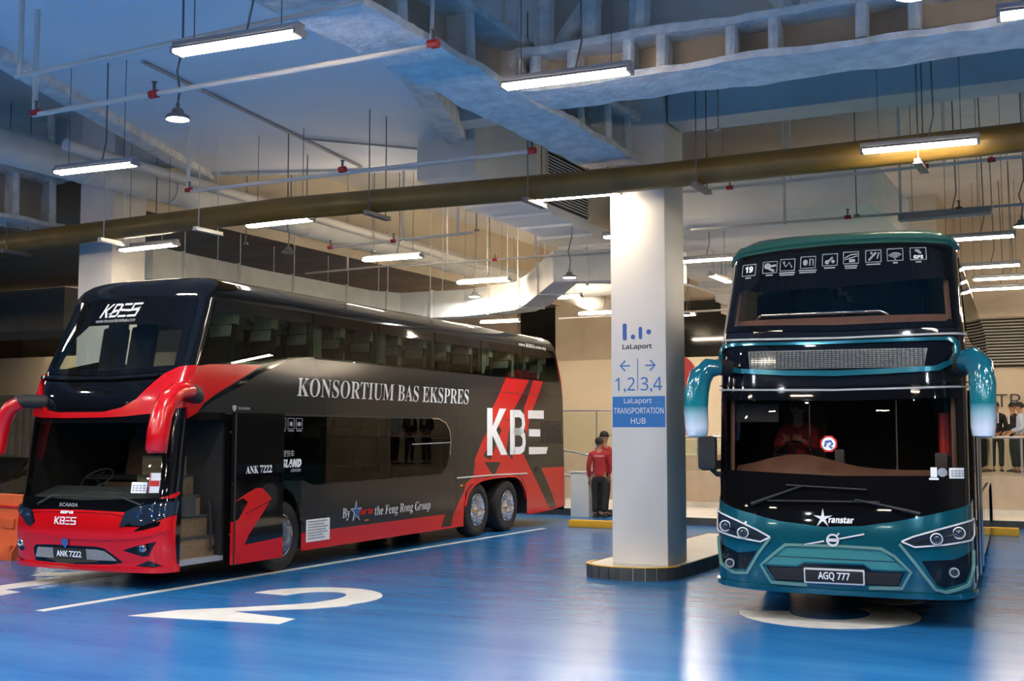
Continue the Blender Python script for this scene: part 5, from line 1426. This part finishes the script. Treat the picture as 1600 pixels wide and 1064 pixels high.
    # service door and hinge covers stand a little proud of the right side
    for u_, w_ in ((.62, .9), (3.2, 1.4), (4.7, 1.4), (6.2, 1.1)):
        sheet('service_door', [(u_, .42), (u_ + w_, .42), (u_ + w_, 1.18), (u_, 1.18)], SD, TEAL, root, step=.6, off=.018, thick=.018)
    sheet('entrance_door', [(.62, .42), (1.62, .42), (1.62, 2.38), (.62, 2.38)], SD, BLACKG, root, step=.5, off=.03, thick=.03)
    m = MB(); m.tube([(1.33, .70, .5), (1.33, .70, 2.3)], .018, 8); m.tube([(1.33, 1.56, .5), (1.33, 1.56, 2.3)], .018, 8); m.build('door_trim', CHROME, root)
    for a0, u0_, u1_ in ((.75, 1.9, 3.1), (.75, 7.5, 10.45)):
        for s_ in (1, -1):
            m = MB(); m.span((s_ * .75, u0_, 1.2), (s_ * 1.2, u1_, 1.3)); m.span((s_ * .7, u0_, .35), (s_ * .75, u1_, 1.3)); m.span((s_ * .75, u0_ - .05, .35), (s_ * 1.22, u0_, 1.3)); m.span((s_ * .75, u1_, .35), (s_ * 1.22, u1_ + .05, 1.3))
            m.build('wheel_housing', BLACKM, root)
    rear_sheet(sh, REAR, TEAL, root)
    roof_cap('roof', sh, lerp_table(REAR, V2) - sh.r, TEALR, root, crown=.05)
    m = MB()
    m.span((-1.1, .5, .42), (1.1, .6, 1.0)); m.span((-1.1, .6, .45), (1.1, 1.85, .62)); m.span((-.7, 1.8, .4), (.7, 11.5, 1.0)); m.span((-1.2, 3.1, .4), (1.2, 7.5, .95)); m.span((-1.2, 10.5, .45), (1.2, 11.7, 2.3))
    m.span((-1.21, .62, 2.42), (1.21, 11.7, 2.5)); m.span((-1.2, 2.6, 1.0), (1.2, 2.66, 2.42)); m.span((-1.2, 7.5, 1.2), (1.2, 11.6, 2.42))
    m.build('chassis', DARKIN, root)
    # brown interior trim, dashboard, wheel and rails seen through the windscreens
    m = MB(); rr = []
    for t in range(9):
        s_ = -1.12 + 2.24 * t / 8; p = FR(s_, 3.08); q = FR(s_, 3.2)
        rr.append([(p[0], p[1] + .08, 3.04), (p[0], q[1] + .12, 3.17), (p[0], q[1] + .45, 3.17), (p[0], q[1] + .45, 3.0)])
    m.loft(rr); m.build('upper_ledge', BROWNT, root)
    for sx in (-1.12, 1.13):
        m = MB(); m.tube([Vector(FR(sx, 3.1)) + Vector((0, .1, 0)), Vector(FR(sx, 3.6)) + Vector((0, .1, 0))], .03, 6); m.build('pillar_lining', BROWNT, root)
        m = MB(); m.tube([Vector(FR(sx, 1.5)) + Vector((0, .12, 0)), Vector(FR(sx, 2.3)) + Vector((0, .12, 0))], .025, 6); m.build('pillar_lining', BROWNT, root)
    m = MB(); P = [(-.92, .62, 3.13), (-.90, .60, 3.20), (-.84, .59, 3.235), (.42, .57, 3.235), (.49, .58, 3.20), (.52, .60, 3.13)]; m.tube(P, .02, 8); m.build('upper_handrail', ALU, root, smooth=60)
    m = MB(); rr = []
    for t in range(13):
        a_ = -1.12 + 2.24 * t / 12; h_ = 1.56 + .16 * math.exp(-((a_ + .45) / .5) ** 2)
        u_ = FR(a_, 1.5)[1]
        rr.append([(a_, u_ + .12, 1.0), (a_, u_ + .12, 1.46), (a_, u_ + .38, h_), (a_, u_ + .75, h_ - .02), (a_, u_ + .8, 1.0)])
    m.loft(rr); m.build('dashboard', BROWNT, root, smooth=50)
    m = MB(); m.lathe([(.21, -.012), (.225, 0), (.21, .012), (.195, 0)], axis='Z', n=28, closed=True); m.box((0, 0, 0), (.40, .035, .015)); m.box((0, .08, 0), (.035, .16, .015)); m.cyl((0, 0, 0), (0, 0, -.3), .03, 10)
    o = m.build('steering_wheel', BLACKM, root); o.location = (-.58, .92, 1.70); o.rotation_euler = (.75, 0, 0)
    m = MB(); m.box((-.58, .42, 1.58), (.34, .12, .012), bev=.004); m.build('dashboard_cloth', principled('pale_blue_cloth', (.25, .55, .62), .8), root)
    m = MB(); m.box((1.0, .42, 1.66), (.12, .08, .16), bev=.01); m.box((-.02, .5, 1.68), (.10, .07, .18), bev=.02); m.build('dashboard_device', DASH, root)
    add_seat(root, -.58, 1.50, 1.02, .55, LEATHER, cover=False)
    for r in range(12):
        add_seat(root, -.70, 1.6 + .85 * r, 2.5, .95, cover=False); add_seat(root, .74, 1.6 + .85 * r, 2.5, .95, cover=False)
    m = MB(); m.cyl((.55, .62, 1.5), (.55, .62, 2.3), .012, 8); m.cyl((-.32, .45, 1.75), (-.32, .45, 2.3), .010, 8); m.build('windscreen_post', ALU, root)
    m = MB(); m.box((-.9, .48, 2.16), (.5, .03, .2), bev=.01); m.build('sun_visor', DASH, root)
    m = MB(); m.tube([(1.02, .75, 1.7), (1.02, .75, 2.15)], .06, 10); m.build('fire_extinguisher', REDC, root)
    for s_ in (1, -1):
        for u_ in (2.55, 8.2, 9.55): make_wheel(root, s_ * 1.08, u_, s_, None)
    # mirrors fading from teal to white
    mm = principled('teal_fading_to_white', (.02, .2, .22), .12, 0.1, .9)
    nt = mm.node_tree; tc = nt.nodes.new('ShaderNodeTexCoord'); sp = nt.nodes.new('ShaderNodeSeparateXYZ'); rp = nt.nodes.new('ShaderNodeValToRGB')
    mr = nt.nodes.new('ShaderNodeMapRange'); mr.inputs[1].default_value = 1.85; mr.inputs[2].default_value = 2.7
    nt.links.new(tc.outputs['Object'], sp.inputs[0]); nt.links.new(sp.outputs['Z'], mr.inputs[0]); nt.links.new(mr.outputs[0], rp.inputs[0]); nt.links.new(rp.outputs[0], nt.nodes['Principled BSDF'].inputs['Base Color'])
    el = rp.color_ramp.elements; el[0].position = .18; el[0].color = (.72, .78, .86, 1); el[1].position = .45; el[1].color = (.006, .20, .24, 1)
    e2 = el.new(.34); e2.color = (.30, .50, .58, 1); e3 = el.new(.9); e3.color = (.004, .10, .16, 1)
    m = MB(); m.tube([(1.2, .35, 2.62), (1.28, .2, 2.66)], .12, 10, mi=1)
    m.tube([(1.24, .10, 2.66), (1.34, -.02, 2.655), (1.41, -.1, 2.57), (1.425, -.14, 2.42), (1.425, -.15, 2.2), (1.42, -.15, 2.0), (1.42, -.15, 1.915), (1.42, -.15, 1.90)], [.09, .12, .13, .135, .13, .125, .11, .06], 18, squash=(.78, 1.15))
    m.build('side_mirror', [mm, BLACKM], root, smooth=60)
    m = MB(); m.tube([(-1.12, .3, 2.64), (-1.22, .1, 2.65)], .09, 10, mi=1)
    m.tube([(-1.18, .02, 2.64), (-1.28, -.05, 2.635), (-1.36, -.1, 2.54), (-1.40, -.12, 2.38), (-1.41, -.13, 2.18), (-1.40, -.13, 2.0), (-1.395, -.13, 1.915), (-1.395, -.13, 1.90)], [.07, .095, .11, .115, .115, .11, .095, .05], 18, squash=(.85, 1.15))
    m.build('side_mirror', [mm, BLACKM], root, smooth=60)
    m = MB(); m.box((-1.36, .16, 1.73), (.20, .12, .36), bev=.04); m.tube([(-1.33, .2, 1.56), (-1.28, .25, 1.50), (-1.18, .35, 1.50)], .03, 8); m.tube([(-1.24, .28, 1.50), (-1.23, .3, 1.34), (-1.17, .35, 1.31)], .02, 8)
    m.build('kerb_mirror', BLACKM, root)
    return root


COACH_B = build_coach2()
# ---------------------------------------------------------------- people
SKIN = principled('skin', (.42, .22, .14), .55)
HAIRM = principled('black_hair', (.012, .010, .009), .6)


def skinned(name, verts, edges, radii, mat, parent, levels=1, root_i=0):
    """One continuous surface grown round connected joints."""
    me = bpy.data.meshes.new(name); me.from_pydata(verts, edges, [])
    ob = bpy.data.objects.new(name, me); COL.objects.link(ob)
    md = ob.modifiers.new('skin', 'SKIN'); md.use_smooth_shade = True; md.branch_smoothing = .4
    sv = me.skin_vertices[0].data
    for i, r in enumerate(radii):
        sv[i].radius = r if isinstance(r, tuple) else (r, r)
        sv[i].use_root = (i == root_i)
    ms = ob.modifiers.new('sub', 'SUBSURF'); ms.levels = levels; ms.render_levels = levels
    dg = bpy.context.evaluated_depsgraph_get(); dg.update()
    out = bpy.data.meshes.new_from_object(ob.evaluated_get(dg))
    bpy.data.objects.remove(ob); bpy.data.meshes.remove(me)
    out.name = name
    out.materials.clear(); out.materials.append(mat)
    out.polygons.foreach_set('use_smooth', [True] * len(out.polygons))
    o = bpy.data.objects.new(name, out); COL.objects.link(o); o.parent = parent
    return o


def person(loc, rz, label, top, legs, armL, armR, cap=None, hair=True, sit=False, shoe=None, legL=None, legR=None, collar=None, tie=None, lean=0.0, scale=1.0):
    """Facing local -Y. armL / armR: elbow, wrist offsets from the shoulder."""
    e = empty('person', loc, rz); tag(e, label, 'person'); e.scale = (scale, scale, scale)
    hip = .92 if not sit else .52
    sh_z = hip + .50; z = lambda k: hip + k
    hx = .10; L = legL or [(hx, -.01, hip - .42), (hx, .03, hip - .84)]; R_ = legR or [(-hx, -.01, hip - .42), (-hx, .03, hip - .84)]
    ly = -lean
    tor = [(0, 0, z(0)), (0, ly * .3, z(.18)), (0, ly * .7, z(.36)), (0, ly, z(.50)), (0, ly - .01, z(.58)), (0, ly - .03, z(.66)), (0, ly - .03, z(.74)), (0, ly - .02, z(.80))]
    tr = [(.15, .11), (.135, .10), (.16, .11), (.13, .09), (.052, .055), (.068, .085), (.078, .095), (.055, .07)]
    V = list(tor); Ed = [(i, i + 1) for i in range(7)]; Rd = list(tr)

    def chain(a, pts, rs):
        k = a
        for p, r in zip(pts, rs):
            V.append(p); Rd.append(r); Ed.append((k, len(V) - 1)); k = len(V) - 1
        return k
    sL = (.185, ly, z(.47)); sR = (-.185, ly, z(.47))
    add = lambda a, b: tuple(a[i] + b[i] for i in range(3))
    for s_, arm, sg in ((sL, armL, 1), (sR, armR, -1)):
        el = add(s_, arm[0]); wr = add(s_, arm[1])
        k = chain(3, [s_, add(s_, tuple(c * .5 for c in arm[0])), el, tuple((el[i] + wr[i]) / 2 for i in range(3)), wr], [.062, .052, .044, .040, .028])
        d = Vector(wr) - Vector(el); d.normalize()
        side = d.cross(Vector((0, 1, 0))); side = side.normalized() if side.length > .1 else Vector((1, 0, 0))
        palm = Vector(wr) + d * .06; kp = chain(k, [tuple(palm)], [(.036, .018)])
        for f_, ln in ((-.028, .072), (-.009, .082), (.010, .078), (.028, .062)):
            b = palm + d * .03 + side * f_; t = b + d * ln * .6 + Vector((0, -.008, 0)); u_ = b + d * ln + Vector((0, -.026, 0))
            chain(kp, [tuple(b), tuple(t), tuple(u_)], [.010, .009, .007])
        chain(kp, [tuple(palm - d * .01 - side * .045 * sg + Vector((0, -.01, 0))), tuple(palm + d * .035 - side * .055 * sg + Vector((0, -.03, 0)))], [.011, .009])
    for pts in (L, R_):
        a, b = pts
        mid = tuple((((1 if a[0] > 0 else -1) * hx, 0, hip - .04)[i] + a[i]) / 2 for i in range(3))
        chain(0, [((1 if a[0] > 0 else -1) * hx, 0, hip - .06), mid, a, tuple((a[i] + b[i]) / 2 + (.02 if i == 1 else 0) for i in range(3)), b, (b[0], b[1] - .09, b[2] - .04), (b[0], b[1] - .16, b[2] - .05)], [.088, .078, .056, .052, .036, .034, .026])
    body = skinned('body', V, Ed, Rd, SKIN, e)
    hz = z(.73); hy = ly - .03
    f = MB(); f.lathe([(0, .014), (.012, .008), (.014, 0), (0, -.004)], c=(0, hy - .098, hz - .012), axis='Z', n=8); f.tube([(0, hy - .088, hz + .02), (0, hy - .108, hz - .012)], [.007, .012], 8)
    for s_ in (1, -1): f.lathe([(0, .03), (.013, .015), (.013, -.02), (0, -.03)], c=(s_ * .077, hy + .005, hz - .005), axis='Z', n=8)
    f.build('face', SKIN, body, smooth=70)
    f = MB()
    for s_ in (1, -1): f.lathe([(0, -.006), (.011, 0), (0, .006)], c=(s_ * .03, hy - .088, hz + .014), axis='Y', n=8); f.box((s_ * .03, hy - .09, hz + .033), (.034, .008, .006))
    f.box((0, hy - .088, hz - .045), (.042, .01, .008))
    f.build('features', HAIRM, body, smooth=70)
    # clothes: a jacket over torso and arms, trousers over the legs
    V2_ = [(0, 0, z(-.06)), (0, ly * .2, z(.06)), (0, ly * .4, z(.20)), (0, ly * .7, z(.36)), (0, ly, z(.50)), (0, ly, z(.60))]; R2 = [(.165, .125), (.16, .12), (.155, .12), (.18, .13), (.165, .12), (.072, .072)]; E2 = [(i, i + 1) for i in range(5)]
    for s_, arm in ((sL, armL), (sR, armR)):
        el = add(s_, arm[0]); wr = add(s_, arm[1]); k = 4
        for p, r in ((s_, .075), (add(s_, tuple(c * .5 for c in arm[0])), .066), (el, .058), (tuple(el[i] * .5 + wr[i] * .5 for i in range(3)), .052), (tuple(el[i] * .08 + wr[i] * .92 for i in range(3)), .044)):
            V2_.append(p); R2.append(r); E2.append((k, len(V2_) - 1)); k = len(V2_) - 1
    skinned('jacket', V2_, E2, R2, top, e)
    V3 = [(0, 0, hip + .06), (0, 0, hip - .02)]; R3 = [(.150, .112), (.155, .115)]; E3 = [(0, 1)]
    for pts in (L, R_):
        a, b = pts; k = 1
        x0 = (1 if a[0] > 0 else -1) * hx
        for p, r in (((x0, 0, hip - .10), .098), (tuple(((x0, 0, hip - .04)[i] + a[i]) / 2 for i in range(3)), .090), (a, .074), (tuple((a[i] + b[i]) / 2 + (.015 if i == 1 else 0) for i in range(3)), .070), ((b[0], b[1], b[2] + .03), .066)):
            V3.append(p); R3.append(r); E3.append((k, len(V3) - 1)); k = len(V3) - 1
    skinned('trousers', V3, E3, R3, legs, e)
    sm = shoe or BLACKM
    for a, b in (L, R_):
        m = MB(); rings = []
        for yy, w_, h_ in ((.07, .030, .07), (.03, .042, .10), (-.05, .046, .085), (-.12, .048, .06), (-.18, .040, .045), (-.205, .02, .03)):
            cz = b[2] - .08
            rings.append([(b[0] + w_ * math.cos(t), b[1] + yy, cz + max(0, h_ * math.sin(t))) for t in [2 * PI * j / 12 for j in range(12)]])
        m.loft(rings); m.build('shoe', sm, e, smooth=60)
    if hair:
        m = MB(); rings = []
        for k_ in range(7):
            t = k_ / 6 * PI * .62
            r = math.sin(t); rings.append([(.088 * r * math.cos(q), hy + .012 + .108 * r * math.sin(q) , hz + .01 + .112 * math.cos(t) + (.035 if math.sin(q) < -.3 and k_ > 3 else 0) * (k_ - 3) / 3) for q in [2 * PI * j / 16 for j in range(16)]])
        m.loft(rings[1:], caps=True); m.build('hair', HAIRM, e, smooth=70)
    if cap:
        m = MB(); m.lathe([(.0, .128), (.05, .120), (.085, .09), (.096, .045), (.097, .02), (.09, .02)], c=(0, hy + .005, hz), n=20)
        m.prism([(.08 * math.cos(t), hy - .06 + .13 * math.sin(t)) for t in [PI + i * PI / 10 for i in range(11)]], hz + .018, hz + .028)
        m.build('cap', cap, e, smooth=50)
    if collar:
        m = MB(); m.prism([(-.05, ly - .125), (.05, ly - .125), (.02, ly - .138), (-.02, ly - .138)], z(.30), z(.54)); m.build('shirt', collar, e)
    if tie:
        m = MB(); m.box((0, ly - .142, z(.42)), (.035, .012, .22)); m.build('tie', tie, e)
    return e


REDJ = noisy('red_jacket_cloth', (.38, .02, .025), (.46, .035, .04), 6, .8)
BLKT = noisy('black_trouser_cloth', (.012, .012, .014), (.02, .02, .022), 8, .8)
SUITM = noisy('black_suit_cloth', (.010, .010, .013), (.018, .018, .02), 8, .7)
LBLUE = noisy('pale_blue_shirt_cloth', (.45, .55, .72), (.52, .62, .78), 8, .8)
hang = lambda sx: [(sx * .05, .03, -.27), (sx * .04, -.04, -.52)]
p1 = person((-10.56, 25.45, 0), math.radians(200), 'person in a red jacket and black cap seen from behind beside the podium', REDJ, BLKT, hang(1), [(-.06, -.02, -.27), (-.02, -.12, -.47)], cap=BLACKM, scale=1.04)
m = MB(); 
text('jacket_print', sans('TRANSPORT'), (-.02, 0, .20, .035), plane_map((-.08, .118, 1.34), (1, 0, 0), (0, 0, 1)), WHITEV, p1, off=.012, flip=True)
person((-10.62, 25.85, 0), math.radians(75), 'person in red and a black cap standing behind the other staff member', REDJ, BLKT, [(.05, -.03, -.27), (.02, -.16, -.45)], hang(-1), cap=BLACKM, scale=1.12)
person((-2.66, 33.2, .95), math.radians(10), 'person in a black suit with hands clasped on the gallery', SUITM, SUITM, [(.05, .02, -.27), (-.12, -.16, -.42)], [(-.05, .02, -.27), (.12, -.16, -.42)], collar=WHITEV, tie=BLUEV, scale=1.02)
person((-2.22, 32.9, .95), math.radians(-60), 'person in a black suit on the gallery, half hidden by the pale blue shirt', SUITM, SUITM, [(.05, .02, -.27), (-.08, -.18, -.40)], [(-.05, .02, -.27), (.08, -.18, -.40)], collar=WHITEV, scale=1.0)
person((-2.02, 32.3, .95), math.radians(-80), 'person in a pale blue shirt cut by the right edge on the gallery', LBLUE, SUITM, [(.05, .02, -.27), (-.02, -.20, -.38)], [(-.05, .02, -.27), (.02, -.22, -.36)], scale=1.0)
a_ = Matrix.Rotation(.064, 3, 'Z') @ Vector((-.58, 1.30, 0)) + Vector((-2.53, 12.362, 0))
person((a_.x, a_.y, 1.03), .064, 'driver in a red shirt sitting behind the wheel of the teal coach', REDJ, BLKT, [(.04, -.16, -.20), (-.08, -.36, -.12)], [(-.04, -.16, -.20), (.08, -.36, -.12)], sit=True,
       legL=[(.12, -.42, .48), (.12, -.46, .10)], legR=[(-.12, -.42, .48), (-.12, -.46, .10)], scale=.95)

# ---------------------------------------------------------------- dark car and orange barrier at the left edge
def build_car():
    e = empty('parked_car', (-21.4, 18.0, 0), math.radians(118)); tag(e, 'black saloon car parked at the left edge behind the orange barrier', 'car')
    paintm = principled('black_car_paint', (.012, .011, .010), .12, 0, .8)
    prof = [(-2.2, .45), (-2.25, .7), (-2.1, .95), (-1.2, 1.02), (-.45, 1.42), (.5, 1.46), (1.3, 1.1), (2.1, .98), (2.25, .75), (2.2, .4)]
    M_ = lambda x, y, z: (x, z, y)
    m = MB(); rings = []
    for w, kx, kz in ((-.88, .97, .0), (-.84, .99, .35), (-.7, 1, .96), (0, 1, 1), (.7, 1, .96), (.84, .99, .35), (.88, .97, 0)):
        rings.append([(x * kx, w, z if z < 1.03 else 1.02 + (z - 1.02) * kz) for x, z in prof])
    m.loft(rings); m.build('body', paintm, e, smooth=40)
    m = MB()
    for s_ in (1, -1):
        m.prism([(-1.1, 1.03), (-.45, 1.38), (.45, 1.41), (1.15, 1.09)], -.005, .005, M=lambda x, y, z, s_=s_: (x, s_ * .80 + z, y))
    m.build('side_glass', GLASSB, e)
    for x in (-1.35, 1.4):
        for s_ in (1, -1):
            q = MB(); q.lathe([(.0, -.1), (.2, -.1), (.31, -.09), (.33, -.05), (.33, .05), (.31, .09), (.2, .1), (0, .1)], c=(x, s_ * .80, .33), axis='Y', n=24); w = q.build('wheel', TYRE, e)
            q = MB(); q.lathe([(0, .11 * s_), (.19, .105 * s_), (.2, .09 * s_)], c=(x, s_ * .80, .33), axis='Y', n=12); q.build('rim', ALU, w)
    q = MB(); q.box((-2.18, .6, .78), (.08, .4, .12), bev=.02); q.box((-2.18, -.6, .78), (.08, .4, .12), bev=.02); q.build('headlight', LENS, e)
    return e


build_car()
ORANGE = noisy('orange_plastic', (.72, .11, .03), (.80, .15, .04), 4, .45)
e = empty('road_barrier', (-16.05, 13.3, 0), math.radians(-8)); tag(e, 'orange plastic water barrier at the left edge beside the red coach', 'barrier')
m = MB()
m.prism([(-.28, 0), (.28, 0), (.28, .12), (.17, .28), (.12, .62), (.12, .98), (-.12, .98), (-.12, .62), (-.17, .28), (-.28, .12)], -1.1, 1.1, M=lambda x, y, z: (z, x, y)); m.build('barrier_body', ORANGE, e)
for i in range(4): MB().box((-.8 + i * .53, -.14, .55), (.34, .06, .16), bev=.02).build('moulded_rib', ORANGE, e)
for i in range(5): MB().box((-1.0 + i * .5, -.24, .12), (.12, .1, .22), bev=.02).build('moulded_foot', ORANGE, e)
m = MB(); m.tube([(-1.0, -.13, .8), (1.0, -.13, .8)], .02, 6); m.build('groove_line', RED2, e)
# ---------------------------------------------------------------- red round sign seen behind the signed column
e = empty('round_sign', (-8.98, 26.0, 0)); tag(e, 'dark red round board mostly hidden behind the signed column', 'sign')
m = MB(); m.lathe([(0, -.03), (.62, -.03), (.62, .03), (0, .03)], c=(0, 0, 3.15), axis='Y', n=40); m.build('disc', REDC, e)
m = MB(); m.tube([(0, .06, .15), (0, .06, 3.2)], .04, 8); m.build('pole', STEEL, e)

# ---------------------------------------------------------------- directional sign on the column
CF = plane_map((-6.14, 15.24, 0), (1, 0, 0), (0, 0, 1))
e = empty('directional_sign', (0, 0, 0)); tag(e, 'blue and white bay direction sign on the white column', 'sign')
from_px = lambda x: x
def P_(name, polys, mat, off=.004): return shape(name, polys, CF, mat, e, off=off, thick=.003, step=5)
# x runs 0..0.8 over the column face
P_('blue_panel', [[(.02, 2.02), (.78, 2.02), (.78, 2.44), (.02, 2.44)]], SIGNB)
text('panel_lettering', sans('LaLaport'), (.19, 2.325, .59, 2.415), CF, WHITEV, e, off=.008)
text('panel_lettering', sans('TRANSPORTATION'), (.04, 2.205, .76, 2.285), CF, WHITEV, e, off=.008)
text('panel_lettering', sans('HUB'), (.29, 2.065, .50, 2.145), CF, WHITEV, e, off=.008)
text('bay_numbers', sans('1,2'), (.06, 2.49, .35, 2.70), CF, SIGNB, e, off=.004)
text('bay_numbers', sans('3,4'), (.43, 2.49, .74, 2.70), CF, SIGNB, e, off=.004)
P_('divider', [[(.385, 2.52), (.395, 2.52), (.395, 2.96), (.385, 2.96)]], SIGNB)
P_('arrow', [band([(.14, 2.86), (.28, 2.86)], .018), band([(.21, 2.93), (.14, 2.86), (.21, 2.79)], .02)], SIGNB)
P_('arrow', [band([(.50, 2.86), (.64, 2.86)], .018), band([(.57, 2.93), (.64, 2.86), (.57, 2.79)], .02)], SIGNB)
text('logo_lettering', sans('LaLaport'), (.17, 3.07, .60, 3.155), CF, INKK, e, off=.004, bold=.03)
P_('logo', [rrect(.175, 3.21, .235, 3.445, .028), circ(.325, 3.255, .032), rrect(.41, 3.22, .46, 3.39, .023), circ(.555, 3.315, .034)], INKB)
# column face signs reach to the gallery lettering
m_ = plane_map((-2.74, 34.30, 0), (1, 0, 0), (0, 0, 1))
e = empty('wall_sign', (0, 0, 0)); tag(e, 'dark raised lettering TRANSPORTATION HUB on the cream gallery wall', 'sign')
vs = text('lettering', sans('TRANSPORTATION HUB'), (0, 2.62, 6.2, 2.98), m_, INKK, e, off=.03)
bpy.context.view_layer.update()
